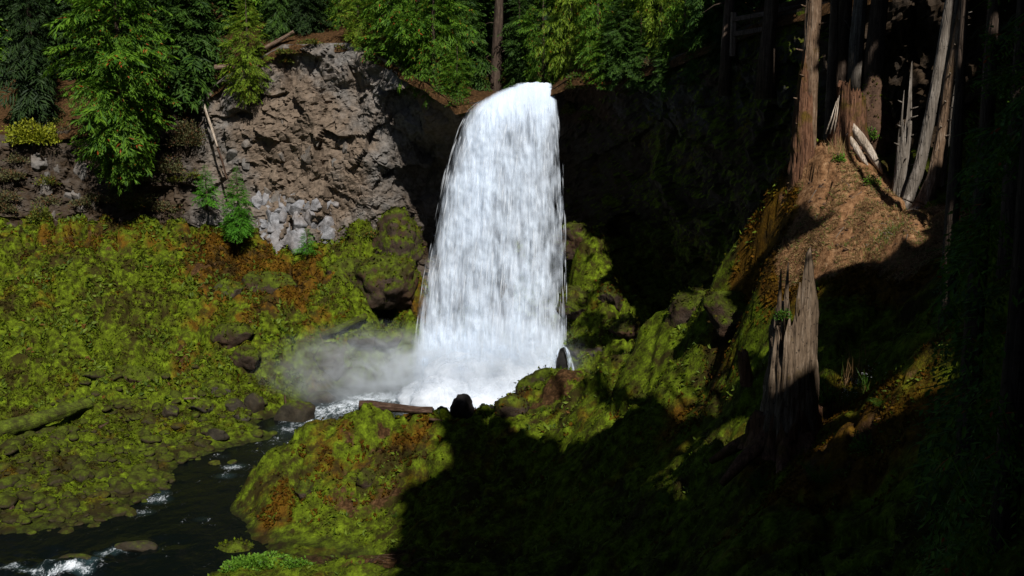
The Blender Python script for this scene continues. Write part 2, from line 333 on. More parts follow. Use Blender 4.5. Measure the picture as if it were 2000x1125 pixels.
# near ground and the hillside to the right
for q in [(0,0,15.2),(0,4,13.6),(0,10,10.0),(-2,20,6.0),(4,10,11.5),(4,18,8.8),(-8,25,3.4),(-14,20,2.5),(-10,8,8.5),(-25,10,1.5),(-22,25,-.5),
          (10,5,15.5),(10,14,14),(14,26,15.5),(18,36,18.2),(20,30,18),(20,18,18),(20,5,18.5),(30,40,24),(30,25,23),(30,10,23),(42,30,29),(42,5,28),
          (0,-12,17.5),(14,-14,19.5),(30,-14,24),(-16,-12,13),(24,40,22),(-40,30,4),(-45,50,3),(-40,0,5)]: ctrl.append(q)
for q in [(1120,480,76),(1140,545,74),(1128,625,71.5),(1200,595,71),(1240,635,68.5),(1150,695,69.2),(1175,540,74)]: ctrl.append(A(*q))
ctrl = np.array(ctrl, float)
def _tps_k(r2): return np.where(r2 > 0, 0.5*r2*np.log(r2 + 1e-12), 0)
def _tps_fit(C, lam=0.6):
    n = len(C); d = ((C[:, None, :2] - C[None, :, :2])**2).sum(-1); K = _tps_k(d) + lam*np.eye(n)
    P = np.c_[np.ones(n), C[:, :2]]; S = np.zeros((n+3, n+3)); S[:n, :n] = K; S[:n, n:] = P; S[n:, :n] = P.T
    return np.linalg.solve(S, np.r_[C[:, 2], 0, 0, 0])
_w = _tps_fit(ctrl)
def base_height(x, y):
    x = np.asarray(x, float).ravel(); y = np.asarray(y, float).ravel(); out = np.empty(len(x))
    for k in range(0, len(x), 40000):
        xx, yy = x[k:k+40000], y[k:k+40000]
        d = (xx[:, None] - ctrl[None, :, 0])**2 + (yy[:, None] - ctrl[None, :, 1])**2
        out[k:k+40000] = _tps_k(d) @ _w[:-3] + _w[-3] + _w[-2]*xx + _w[-1]*yy
    return out
def height(x, y):
    x = np.asarray(x, float).ravel(); y = np.asarray(y, float).ravel()
    h = base_height(x, y); P = np.stack([x, y, np.zeros_like(x)], 1)
    land = smooth(-0.2, 1.2, h); near = smooth(60, 35, y)                 # near ground carries finer lumps
    d1, e1, v1, _ = worley(P/1.9 + 0.25*fbm(P/1.5, 2, 3)[:, None], 11)
    d2, e2, v2, _ = worley(P/0.62 + 0.2*fbm(P/0.6, 2, 5)[:, None], 21)
    d3, _, v3, _ = worley(P/0.27, 31)
    lump = np.sqrt(np.clip(1 - (d1/0.8)**2, 0, 1))*(v1 > 0.25)*(0.3 + 0.75*v1)
    d0, _, v0, _ = worley(P/4.2 + 0.3*fbm(P/2.5, 2, 13)[:, None], 15)
    h = h + land*(1-near)*(np.sqrt(np.clip(1 - (d0/0.75)**2, 0, 1))*v0*1.1 - 0.35)
    h = h + land*(0.50 + 0.50*(1-near))*(lump*0.95 - 0.25)
    h = h + (0.25 + 0.75*land)*np.sqrt(np.clip(1 - (d2/0.85)**2, 0, 1))*(0.08 + 0.20*v2)*(0.75+0.55*(1-near))
    h = h + np.sqrt(np.clip(1 - (d3/0.8)**2, 0, 1))*0.055*(0.3+v3)
    h = h - land*(0.25 + .75*(1-near))*(0.55*np.exp(-((e1 - d1)/.13)**2)*(fbm(P/2.2, 2, 33) > -.05) + 0.22*np.exp(-((e2 - d2)/.2)**2)*(fbm(P/1.1, 2, 34) > 0))
    h = h + land*0.55*fbm(P/3.2, 5, 8) + 0.07*fbm(P/0.35, 3, 9)
    return h
def height_at(x, y): return float(height([x], [y])[0])
def on_ground(px, py, lo=12.0, hi=95.0):
    """first point of the ground seen through this pixel"""
    d = ray(px, py); Y = np.linspace(lo, hi, 900); t = Y/d[1]
    x, z = d[0]*t, CAM_Z + d[2]*t; h = height(x, Y); k = np.argmax(z < h)
    if not (z < h).any(): k = len(Y) - 1
    return np.array([x[k], Y[k], h[k]])

# how bare, rusty and wet the ground cover is, in places fixed to the ground
spots = []   # x, y, radius, dirt, rust
def spot(px, py, r, dirt=0, rust=0): p = on_ground(px, py); spots.append((p[0], p[1], r, dirt, rust))
for s in [(430,510,3.6,.1,.5),(560,530,3.2,.1,.55),(420,480,2.6,.15,.4),(600,560,2.5,.1,.6),(120,450,3,.25,.3),(250,445,3,.25,.25),(640,610,2.5,0,.25),(430,600,3,.15,.4),
          (100,560,2,.1,.4),(370,680,1.5,.35,.3),(390,520,1.2,.5,.2),(800,560,3,.1,.35),(200,520,3,0,-.3),(60,640,5,0,-.35),(280,640,4,0,-.3),(690,560,3,0,-.35),
          (640,870,1.2,.0,.3),(690,860,.5,.45,.3),(720,900,.6,.4,.3),(690,1000,.9,.45,.2),(760,960,1.0,.45,.2),(560,950,1.4,.1,.3),(820,850,1.4,.05,.35),(520,1030,1.3,.1,.3),
          (650,1090,1.3,.5,0),(760,1100,1.5,.6,.1),(760,830,.5,.5,0),(1090,745,1.6,.55,.1),(1010,780,.8,.1,.6),(1050,800,1.2,.3,-.2),
          (1300,690,2.0,-.1,-.35),(1330,640,1.5,-.1,-.3),(1250,770,1.8,.0,.1),(1400,700,1.6,.0,-.1),(1350,800,2,.15,.3),(1200,800,2,.15,.2),(1220,720,1.5,0,-.2),
          (1560,350,1.4,.35,1.1),(1500,410,1.4,.1,1.2),(1620,340,2,.85,.9),(1700,420,1.8,.9,.9),(1640,410,1.4,.7,.9),(1760,455,1.6,.9,.8),(1580,380,1.2,.5,.9),
          (1690,480,1.6,.6,.8),(1530,850,.9,.3,.6),(1650,800,1.3,.2,.3),(1690,860,1.3,.2,.5),(1600,900,2,.2,.4),(1440,600,2,-.6,0),(1480,520,1.6,-.5,0),(1420,660,2,-.5,-.1),(1600,520,1.8,-.5,0),(1520,470,1.2,-.4,0),(1700,560,2,-.4,0)]: spot(*s)
spots = np.array(spots)
def cover(x, y, z):
    dirt = np.full(len(x), 0.12); rust = np.full(len(x), 0.32)
    q = np.stack([x, y, 0*x], 1); x0, y0 = x, y; wv = 1.1*smooth(20, 60, y) + .45; x = x + wv*fbm(q/1.6, 3, 230); y = y + wv*fbm(q/1.6, 3, 231)*1.2
    for sx, sy, r, d, u in spots:
        g = np.exp(-((x - sx)**2 + (y - sy)**2)/(r*r)); dirt += d*g; rust += u*g
    wet = smooth(0.42, 0.02, z)
    return dict(dirt=dirt, rust=rust, wet=wet, dry=smooth(10.5, 13.5, z)*smooth(44, 40, y0)*smooth(3, 6, x0))

# fan of rows: the tessellation gets coarser with distance, as the detail seen there does
na, ny = 560, 530
aa = np.linspace(-0.60, 0.60, na); yy = np.r_[np.exp(np.linspace(math.log(11.5), math.log(38), 195))[:-1], np.linspace(38, 92, ny - 194)]
GX = aa[:, None]*yy[None, :]; GY = np.broadcast_to(yy[None, :], GX.shape); GZ = height(GX, GY).reshape(GX.shape)
gF = grid_faces(na, ny); cx = GX.ravel()[gF].mean(1); cy = GY.ravel()[gF].mean(1)
river_line = lambda y: np.interp(y, [30, 38, 44, 50, 57, 62, 70, 90], [-29, -21, -16, -13, -9.0, -5.5, -1.5, -1.0])
left_m = cx < river_line(cy); mound_m = (~left_m) & (cy > 38.5) & (cx < 1.0 + 0.35*(cy - 38.5)) & (cy < 66)
GV = np.stack([GX.ravel(), GY.ravel(), GZ.ravel()], 1); gat = cover(*GV.T)
def part_of(mask, name, label):
    f = gF[mask]; u, inv = np.unique(f, return_inverse=True)
    me = mesh(name, GV[u], inv.reshape(f.shape), attrs={k: v[u] for k, v in gat.items()})
    return tag(obj(name, me, M['ground']), label, None, None, 'structure')
part_of(left_m, 'mossy_slope', 'green mossy slope between the grey cliff and the stream')
part_of(mound_m, 'mossy_mound', 'rounded mossy bank beside the dark stream')
part_of(~left_m & ~mound_m, 'hillside', 'shaded mossy spur with a bare brown ridge top')
# the ground outside the view
xs = np.arange(-75, 62, 1.5); ys = np.arange(-45, 92, 1.5); X, Y = np.meshgrid(xs, ys, indexing='ij')
zz = base_height(X, Y).reshape(X.shape) - 0.12
zz = np.where(Y > 80, np.minimum(zz, 8.0), zz); f = grid_faces(len(xs), len(ys))
V = np.stack([X.ravel(), Y.ravel(), np.clip(zz.ravel(), -1.5, 34)], 1)
ins = (np.abs(V[:, 0]) < 0.585*V[:, 1]) & (V[:, 1] > 12.5); inside = ins[f].all(1)
u, inv = np.unique(f[~inside], return_inverse=True)
tag(obj('forest_floor', mesh('forest_floor', V[u], inv.reshape(-1, 4), attrs=cover(*V[u].T)), M['ground']), kind='structure')

# ------------------------------------------------------------------ cliffs round the fall
TOP = [(-62,92,20),(-42,86.5,18.5),(-34,87,19.5),(-27,87,21.3),(-24,86,23.5),(-19,85.2,26),(-13,84,26.0),(-10,81,24.4),(-6.5,77.2,22.4),(-4.2,75.4,20.6),
       (-2.2,76.2,20.9),(0.4,76.4,21.3),(2.9,75.8,21.7),(4.4,74.2,22.6),(8,71.5,22.6),(11,65,23.4),(13.5,57,24.3),(17,50,24.8),(22,45,25.2),(32,43,27)]
BOT = [(-62,84,9.0),(-42,82,9.8),(-34,83,9.8),(-27,84.5,9.8),(-24,84.4,9.0),(-19,83.4,7.6),(-13,82.6,7.4),(-10,84.4,6),(-6.5,87,4),(-4.2,88,2),
       (-2.2,88,-2),(0.4,88,-2),(2.9,87,-2),(6,85,-2),(11,79,-2),(14.5,71,-2),(17.5,61,-1),(20,54,3),(24,49,10),(33,46,16)]
nt_, nz_ = 800, 165
top = interp_path(np.c_[np.array(TOP), np.array(BOT)], nt_); bot = top[:, 3:]; top = top[:, :3]
tt = np.linspace(0, 1, nz_); kx = np.interp(top[:, 0], [-12.5, -9.5, 4, 8, 16], [.85, 3.2, 3.2, 1.6, 1.0]); prof = tt[None]**kx[:, None]
CV = bot[:, None]*(1 - prof)[..., None] + top[:, None]*prof[..., None]
CV[..., 2] = bot[:, 2:3]*(1 - tt)[None] + top[:, 2:3]*tt[None]
# hollow behind the fall bites deep under the lip; the lower wall left of it steps back
du = np.gradient(CV, axis=0); dv = np.gradient(CV, axis=1); CN = np.cross(du, dv); CN /= np.linalg.norm(CN, axis=2, keepdims=True)
Pq = CV.reshape(-1, 3); Nq = CN.reshape(-1, 3)
_, _, w1, t1 = worley(Pq/np.array([3.4, 3.4, 3.0]) + 0.3*fbm(Pq/3, 2, 60)[:, None], 41)
_, _, w2, t2 = worley(Pq/np.array([1.25, 1.25, 1.5]) + 0.25*fbm(Pq/1.3, 2, 61)[:, None], 47)
_, _, w3, t3 = worley(Pq/0.5, 53)
disp = (w1 - 0.5)*0.9 + t1*0.8 + (w2 - 0.5)*0.32 + t2*0.32 + (w3 - 0.5)*0.09 + t3*0.16 + 1.3*fbm(Pq/5, 4, 63) + 0.16*fbm(Pq/0.5, 3, 64)
tv = np.tile(tt, nt_); sx = np.repeat(top[:, 0], nz_)
fade = smooth(0, 0.06, 1 - tv)*0.85 + 0.15; lipf = 1 - 0.85*np.exp(-((sx + 0.4)/3.6)**2)*smooth(0.6, 1, tv)
CVd = Pq + Nq*(disp*fade*lipf)[:, None]
pxx, pyy, _ = project(CVd)
brown = 0.75*np.exp(-(((pxx-560)/110)**2 + ((pyy-280)/130)**2)) + 0.5*np.exp(-(((pxx-900)/60)**2 + ((pyy-160)/50)**2)) + 0.5*np.exp(-(((pxx-1140)/40)**2+((pyy-180)/60)**2))
brown = 0.9*np.exp(-(((sx+18)/5.0)**2 + ((Pq[:, 2]-17)/6.0)**2)) + 0.7*np.exp(-(((sx+4)/2.5)**2 + ((Pq[:, 2]-21)/2.5)**2)) + 0.7*np.exp(-(((sx-5.5)/2)**2 + ((Pq[:, 2]-21)/2.5)**2))
mossy = -0.9*smooth(15.5, 17, sx) + 0.45*smooth(-10, -7, sx)*smooth(15, 8, Pq[:, 2]) + 0.35*smooth(3, 9, sx) + 0.30*smooth(-26, -30, sx)
attrs = dict(brown=brown, mossy=mossy, dark=1.0*smooth(-25, -28.5, sx) + 1.0*smooth(15, 17, sx) + 0.7*smooth(-11.5, -8.5, sx)*smooth(20.5, 17, Pq[:, 2]) + 0.5*np.exp(-((Pq[:, 2] - 9)/1.5)**2))  # hollow and right end: shade painted dark; far left: darker rock
cF = grid_faces(nt_, nz_); fcx = sx[cF].mean(1)
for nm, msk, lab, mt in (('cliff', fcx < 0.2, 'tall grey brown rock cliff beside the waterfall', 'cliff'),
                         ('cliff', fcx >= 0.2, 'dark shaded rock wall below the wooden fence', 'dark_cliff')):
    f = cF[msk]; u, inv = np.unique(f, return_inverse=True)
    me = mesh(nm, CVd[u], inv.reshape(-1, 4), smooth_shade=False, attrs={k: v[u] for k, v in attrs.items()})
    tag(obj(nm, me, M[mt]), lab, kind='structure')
cliff_bvh = BVHTree.FromPolygons([tuple(v) for v in CVd.tolist()], [tuple(v) for v in cF.tolist()])
def on_cliff(px, py):
    """point of the rock face seen through this pixel, with its normal"""
    h = cliff_bvh.ray_cast(Vector((0, 0, CAM_Z)), Vector(ray(px, py).tolist()))
    if h[0] is None: return None
    n = np.array(h[1]); n = -n if n @ ray(px, py) > 0 else n
    return np.array(h[0]), n
# forest ground above the cliffs: strips running back from the rim
rows = np.array([-0.25, 0.0, 0.5, 1, 1.6, 2.4, 3.4, 5, 7, 10, 14, 20, 28, 40, 60]); nb = 420
rim = interp_path(np.c_[np.array(TOP), np.array(BOT)], nb)[:, :3]
outd = rim[:, :2] - np.array([-3.0, 48.0]); outd /= np.linalg.norm(outd, axis=1, keepdims=True)
PV = np.zeros((nb, len(rows), 3)); PV[..., :2] = rim[:, None, :2] + outd[:, None]*rows[None, :, None]
chan = np.exp(-((rim[:, 0] - 0.6)/2.6)**2)
rise = np.maximum(rows, 0)*0.30 + 0.35*smooth(0, 1.2, rows); rise[0] = -0.6
PV[..., 2] = rim[:, None, 2] + rise[None, :]*(1 - 0.8*chan[:, None]*smooth(26, 8, rows)[None]) - 0.15
P_ = PV.reshape(-1, 3); P_[:, :2] += 0.35*np.stack([fbm(P_/1.2, 3, 71), fbm(P_/1.2, 3, 72)], 1); P_[:, 2] += 0.6*fbm(P_/2.5, 4, 70)*np.tile(smooth(-1, 2.5, rows), nb)
tag(obj('plateau', mesh('plateau', P_, grid_faces(nb, len(rows)), attrs=dict(dirt=np.full(len(P_), 0.95), rust=np.full(len(P_), .8), wet=np.zeros(len(P_)))), M['ground']), 'brown forest ground above the cliff', kind='structure')
plat_bvh = BVHTree.FromPolygons([tuple(v) for v in P_.tolist()], [tuple(v) for v in grid_faces(nb, len(rows)).tolist()])
def plateau_z(x, y):
    h = plat_bvh.ray_cast(Vector((x, y, 90)), Vector((0, 0, -1))); return h[0].z if h[0] is not None else None
# ------------------------------------------------------------------ stream and plunge pool
def river_material():
    t = NT('stream_water'); p = t.pos(); q = t.scalev(p, (1.0, 0.55, 1.0))
    fo = t.attr('foam')
    n1 = t.noise(q, 1.6, 6, 0.68, 0.8); n2 = t.noise(q, 7.5, 5, 0.72, 1.6)
    k = t.math('ADD', fo, t.math('ADD', t.math('MULTIPLY', t.math('SUBTRACT', n1, 0.5), 1.3), t.math('MULTIPLY', t.math('SUBTRACT', n2, 0.5), 1.3)))
    f = t.mapr(k, 0.44, 0.80)
    deep = t.mix(t.mapr(fo, 0.22, 0.8), (0.0025, 0.0040, 0.0036), (0.030, 0.060, 0.066))
    h = t.math('ADD', t.noise(q, 2.2, 4, 0.6, 0.5), t.math('MULTIPLY', t.noise(q, 9, 3, 0.6), 0.3))
    water = t.bsdf(deep, 0.12, 0.06, t.bump(h, 0.12, 0.4))
    foam = t.bsdf((0.78, 0.83, 0.88), 0.8, 0.2, t.bump(n2, 0.1, 0.8))
    return t.done(t.n('ShaderNodeMixShader', {0: f, 1: water, 2: foam}).outputs[0])
na2, ny2 = 300, 340
aa = np.linspace(-0.60, 0.16, na2); yy = np.exp(np.linspace(math.log(33), math.log(86), ny2))
X = aa[:, None]*yy[None]; Y = np.broadcast_to(yy[None], X.shape); X = X.ravel(); Y = Y.ravel()
P = np.stack([X, Y, np.zeros_like(X)], 1)
dfall = np.hypot((X + 0.4)/1.15, (Y - 69.0)/0.8)
foam = 0.95*smooth(9.5, 3.0, dfall)
# the outflow carries the white water towards the left bank
s_axis = np.stack([np.interp(Y, [44, 50, 57, 62, 66, 70], [-15.5, -14.4, -13.8, -13, -12, -9])], 1)[:, 0]
pl = np.array([(-2, 69), (-7, 69.6), (-10, 68.8), (-12.2, 65.5), (-13.6, 61), (-14, 58)], float); dmin = np.full(len(X), 99.0); amt = np.zeros(len(X))
for k in range(5):
    a, b = pl[k], pl[k+1]; d = b - a; tpar = np.clip(((X - a[0])*d[0] + (Y - a[1])*d[1])/(d @ d), 0, 1); ds = np.hypot(X - a[0] - tpar*d[0], Y - a[1] - tpar*d[1]); m_ = ds < dmin
    amt = np.where(m_, np.interp(k + tpar, [0, 1, 2, 3, 4, 5], [.9, .8, .72, .55, .38, .2]), amt); dmin = np.where(m_, ds, dmin)
foam = np.maximum(foam, amt*np.exp(-(dmin/2.3)**2))
foam = np.maximum(foam, 0.10 + 0.16*np.exp(-((X - s_axis)/3)**2)*smooth(46, 60, Y))
foam = np.where(Y < 52, np.minimum(foam, 0.15), foam)
rap = []
for px, py, r, s in [(20,1108,.35,.38),(60,1114,.32,.36),(100,1098,.3,.38),(140,1112,.32,.4),(180,1100,.3,.42),(205,1082,.3,.42),(235,1072,.28,.42),(165,1115,.3,.38),(295,1068,.25,.36),(110,1118,.35,.36),
                     (455,910,.4,.32),(440,928,.4,.24),(395,1012,.5,.18),(430,890,.5,.1),(305,975,.6,.3),(280,1000,.5,.25),(310,960,.4,.3)]:
    c = atz(px, py, 0.05); rap.append((c[0], c[1], r, s))
    foam = foam + s*np.exp(-(((X - c[0])/(r*1.6))**2 + ((Y - c[1])/(r*1.3))**2))
chop = 0.04 + 0.20*smooth(12, 3, dfall)
for cx_, cy_, r, s in rap[:10]: chop = chop + 0.10*np.exp(-(((X - cx_)/1.4)**2 + ((Y - cy_)/1.2)**2))
zw = chop*(fbm(P*np.array([1.1, 0.8, 1]), 4, 81) + 0.35*np.abs(fbm(P*2.4, 3, 82)))
V = np.stack([X, Y, zw], 1); f = grid_faces(na2, ny2)
keep = (base_height(X, Y) < 0.9)[f].any(1); u, inv = np.unique(f[keep], return_inverse=True)
tag(obj('river', mesh('river', V[u], inv.reshape(-1, 4), attrs=dict(foam=foam[u])), river_material()), 'dark stream running out of the white plunge pool', kind='structure')

# ------------------------------------------------------------------ the fall
LIPZ = 22.15
edge = np.array([[155,1022,1076],[165,1000,1080],[180,962,1086],[200,928,1090],[215,911,1092],[250,893,1097],[300,876,1101],[350,862,1104],[450,841,1108],[550,820,1110],[650,806,1110],[750,796,1108],[800,790,1106]], float)
def arc(z):                                  # how far the water has flown out when it has dropped to z
    return 75.9 - 1.15*np.sqrt(np.maximum(LIPZ - z, 0)) - 0.02*np.maximum(LIPZ - z, 0)
def fall_edges(z):
    Y = arc(z); v = (z - CAM_Z)
    py = 562.5 - F_PX*((Y*SP + v*CP)/(Y*CP - v*SP)); dep = Y*CP - v*SP
    return (np.interp(py, edge[:, 0], edge[:, 1]) - 1000)/F_PX*dep, (np.interp(py, edge[:, 0], edge[:, 2]) - 1000)/F_PX*dep
def fall_material(name, cover_, gap, sx, sy, edge_soft, seed, tone=(0.775, 0.875, 1.0)):
    t = NT(name); uv = t.n('ShaderNodeTexCoord').outputs['UV']
    off = t.n('ShaderNodeMapping', {'Vector': uv, 'Location': (seed*3.7, seed*1.9, seed)}).outputs[0]
    fine = t.noise(t.scalev(off, (sx*5.0, sy*1.0, 1)), 1.0, 4, 0.6, 0.15)
    mid = t.noise(t.scalev(off, (sx*1.4, sy*1.15, 1)), 1.0, 4, 0.55, 0.35)
    big = t.noise(t.scalev(off, (sx*0.55, sy*0.35, 1)), 1.0, 3, 0.5)
    k = t.math('ADD', t.math('MULTIPLY', fine, 0.24), t.math('ADD', t.math('MULTIPLY', mid, 0.80), t.math('MULTIPLY', big, 0.30)))
    k = t.math('ADD', k, t.attr('dense'))
    a = t.mapr(k, 0.67 - cover_, 0.67 - cover_ + gap)
    a = t.math('MULTIPLY', a, t.mapr(t.math('ADD', t.attr('rim'), t.math('MULTIPLY', t.math('SUBTRACT', fine, 0.5), 0.30)), 0.02, 0.02 + edge_soft))
    d = t.bsdf(tone, 0.75, 0.15, t.bump(t.math('ADD', t.math('MULTIPLY', mid, 0.8), t.math('MULTIPLY', fine, 0.4)), 0.35, 0.40))
    tr = t.n('ShaderNodeBsdfTranslucent', {0: (*tone, 1)}).outputs[0]
    w = t.n('ShaderNodeMixShader', {0: 0.22, 1: d, 2: tr}).outputs[0]
    return t.done(t.n('ShaderNodeMixShader', {0: a, 1: t.n('ShaderNodeBsdfTransparent').outputs[0], 2: w}).outputs[0])
fall = empty('waterfall', (0, 69.5, 0), 'tall white waterfall plunging over the mossy cliff into the pool', 'waterfall')
def sheet(name, m, y_off, z0, z1, inset, seed, amp, nu=95, nv=200):
    u = np.linspace(0, 1, nu); v = np.linspace(0, 1, nv); z = z0 + (z1 - z0)*v**1.0
    XL, XR = fall_edges(z); w = XR - XL
    U, Vv = np.meshgrid(u, v, indexing='ij'); Zg = np.broadcast_to(z[None], U.shape)
    ww = (inset + (1 - 2*inset)*U)
    X = XL[None] + w[None]*ww
    Yg = arc(Zg) + y_off*smooth(0, 0.25, Vv) + 0.9*((ww - 0.5)*2)**2
    q = np.stack([X.ravel()*1.3, np.zeros(X.size), Zg.ravel()*0.35], 1) + seed*7.7
    q2 = np.stack([X.ravel()*1.1, np.zeros(X.size), Zg.ravel()*0.9], 1) + seed*3.1
    nse = amp*(0.7*fbm(q*np.array([2.2, 1, 0.6]), 4, 90 + seed) + 0.8*fbm(q2, 4, 95 + seed)).reshape(X.shape)*smooth(0.0, 0.2, Vv)
    # crest: water arrives level from behind the lip
    Zc = Zg + 0.18*fbm(q2*1.5, 3, 99+seed).reshape(X.shape)*smooth(0.08, 0, Vv)
    V = np.stack([X, Yg + nse, Zc], -1).reshape(-1, 3)
    rim = np.minimum(ww*(w[None]/3.0), (1 - ww)*(w[None]/1.1)); 
    dense = 0.22*smooth(0.2, 0.0, Vv) + 0.35*smooth(0.72, 1.0, Vv) - 0.14*smooth(0.78, 0.94, ww)*smooth(0.05, .2, Vv)*smooth(1.0, 0.7, Vv) - 0.10*smooth(0.18, 0.02, ww)*smooth(0.75, 0.55, Vv) + 0.14*np.exp(-((ww-0.30)/0.13)**2)*smooth(0.65,0.2,Vv)
    UV = np.stack([X, (LIPZ - Zg)], -1).reshape(-1, 2)
    me = mesh(name, V, grid_faces(nu, nv), attrs=dict(rim=rim.ravel(), dense=dense.ravel()), uv=UV)
    return obj(name, me, m, fall, loc=(0, -69.5, 0))
sheet('curtain', fall_material('fall_back_water', 0.27, 0.55, 1.0, 0.35, 0.25, 1, (0.76, 0.84, 0.95)), 0.9, 22.2, -0.4, 0.03, 1, 0.25)
sheet('curtain', fall_material('fall_mid_water', 0.14, 0.48, 1.2, 0.40, 0.30, 2, (0.80, 0.88, 0.99)), 0.3, 22.25, -0.4, 0.012, 2, 0.35)
sheet('curtain', fall_material('fall_front_water', 0.06, 0.44, 1.5, 0.50, 0.35, 3), -0.35, 22.25, -0.4, 0.0, 3, 0.45)
# the lip: level water running up to the edge from the forest
nu, nv = 60, 40
U, W = np.meshgrid(np.linspace(0, 1, nu), np.linspace(0, 1, nv), indexing='ij')
xl, xr = fall_edges(np.array([22.0])); X = xl[0] + 0.0 + (xr[0] - xl[0])*U - 0.6*W*(0.2 + U*0.8)
Yl = 75.95 + 5*W; Zl = 21.98 + 0.05*W + 0.16*fbm(np.stack([X.ravel()*1.2, Yl.ravel()*0.8, 0*X.ravel()], 1), 4, 120).reshape(X.shape)
me = mesh('lip', np.stack([X, Yl, Zl], -1).reshape(-1, 3), grid_faces(nu, nv), attrs=dict(foam=(0.62 - 0.35*W).ravel()))
obj('lip', me, river_material(), fall, loc=(0, -69.5, 0))
# white clumps thrown out of the curtain: long tapering streaks
wm = NT('white_water'); wm = wm.done(wm.bsdf((0.84, 0.89, 0.95), 0.8, 0.1))
t_ = NT('spray_streak'); uv = t_.n('ShaderNodeTexCoord').outputs['UV']
sepa = t_.n('ShaderNodeSeparateXYZ', {0: uv}).outputs
prof_ = t_.math('MULTIPLY', t_.math('MULTIPLY', sepa[0], t_.math('SUBTRACT', 1.0, sepa[0])), 4.0)
prof2 = t_.math('MULTIPLY', t_.mapr(sepa[1], 0.0, 0.18), t_.mapr(sepa[1], 1.0, 0.35))
al = t_.math('MULTIPLY', t_.math('MULTIPLY', prof_, prof2), 0.35)
ms = t_.n('ShaderNodeMixShader', {0: al, 1: t_.n('ShaderNodeBsdfTransparent').outputs[0], 2: t_.bsdf((0.86, 0.9, 0.95), 0.8, 0.1)}).outputs[0]
streak_m = t_.done(ms)
bag_v, bag_f, bag_uv, n0 = [], [], [], 0
r_ = np.random.default_rng(5)
for k in range(520):
    z = 21.0 - 20.5*r_.random()**0.9; L = 0.35 + 1.1*r_.random()*(0.5 + (21 - z)/21); wd = 0.03 + 0.08*r_.random(); L *= 1.7
    e0, e1 = fall_edges(np.array([z])); uu = r_.beta(0.75, 0.75); x = e0[0] + (e1[0]-e0[0])*(0.01 + 0.98*uu)
    zs = np.linspace(z, z - L, 4); e0b, e1b = fall_edges(zs); xs_ = e0b + (e1b - e0b)*(0.01 + 0.98*uu)
    ys_ = arc(zs) - 0.35 - 0.35*r_.random() + 0.9*((uu - .5)*2)**2
    V = np.stack([np.r_[xs_ - wd/2, xs_ + wd/2], np.r_[ys_, ys_ - 0.05], np.r_[zs, zs]], 1)
    bag_v.append(V); bag_f.append(np.array([[i, i+4, i+5, i+1] for i in range(3)]) + n0); n0 += 8
    bag_uv.append(np.stack([np.r_[np.zeros(4), np.ones(4)], np.tile(np.linspace(0, 1, 4), 2)], 1))
me = mesh('spray_streaks', np.concatenate(bag_v), np.concatenate(bag_f), uv=np.concatenate(bag_uv))
tag(obj('spray_streaks', me, streak_m, fall, loc=(0, -69.5, 0)), kind='stuff')

# boiling spray at the foot: soft shells of white water thrown up and outwards
def spray(c, rx, ry, h, seed, cover_):
    nu, nv = 64, 28; U, W = np.meshgrid(np.linspace(0, 2*np.pi, nu), np.linspace(0, 1, nv), indexing='ij')
    k = np.cos(W*np.pi/2)**0.8; q = np.stack([np.cos(U)*1.7, np.sin(U)*1.7, W*2.2], -1).reshape(-1, 3) + seed*4.4
    b = 1 + 0.30*fbm(q, 4, 130+seed).reshape(U.shape); X = c[0] + rx*np.cos(U)*k*b; Yq = c[1] + ry*np.sin(U)*k*b; Zq = -0.2 + h*np.sin(W*np.pi/2)*b
    t = NT('spray_shell'); p = t.pos(); n = t.noise(t.scalev(p, (1, 1, .55)), 0.75, 5, 0.62, 0.7)
    a = t.mapr(t.math('ADD', t.math('MULTIPLY', n, 1.1), t.attr('dense')), 0.62 - cover_, 1.25 - cover_)
    lw = t.n('ShaderNodeLayerWeight', {0: 0.5}).outputs['Facing']; a = t.math('MULTIPLY', a, t.mapr(lw, 0.98, 0.45))
    w = t.n('ShaderNodeMixShader', {0: 0.35, 1: t.bsdf((0.86, 0.90, 0.96), 0.9, 0.0), 2: t.n('ShaderNodeBsdfTranslucent', {0: (0.86, 0.9, 0.96, 1)}).outputs[0]}).outputs[0]
    m = t.done(t.n('ShaderNodeMixShader', {0: a, 1: t.n('ShaderNodeBsdfTransparent').outputs[0], 2: w}).outputs[0])
    me = mesh('spray', np.stack([X, Yq, Zq], -1).reshape(-1, 3), grid_faces(nu, nv), attrs=dict(dense=(0.42 - 0.72*W).ravel())); obj('spray', me, m, fall, loc=(0, -69.5, 0))
for k, a in enumerate([((-.9, 69.0), 5.2, 1.5, 3.6), ((-2.2, 68.6), 4.0, 1.6, 2.6), ((1.0, 68.7), 3.6, 1.6, 2.8), ((-.8, 68.2), 5.4, 2.0, 2.2), ((-4.6, 68.0), 3.4, 2.0, 1.7), ((-.6, 67.6), 4.8, 2.4, 1.3)]): spray(*a, k, 0.24)
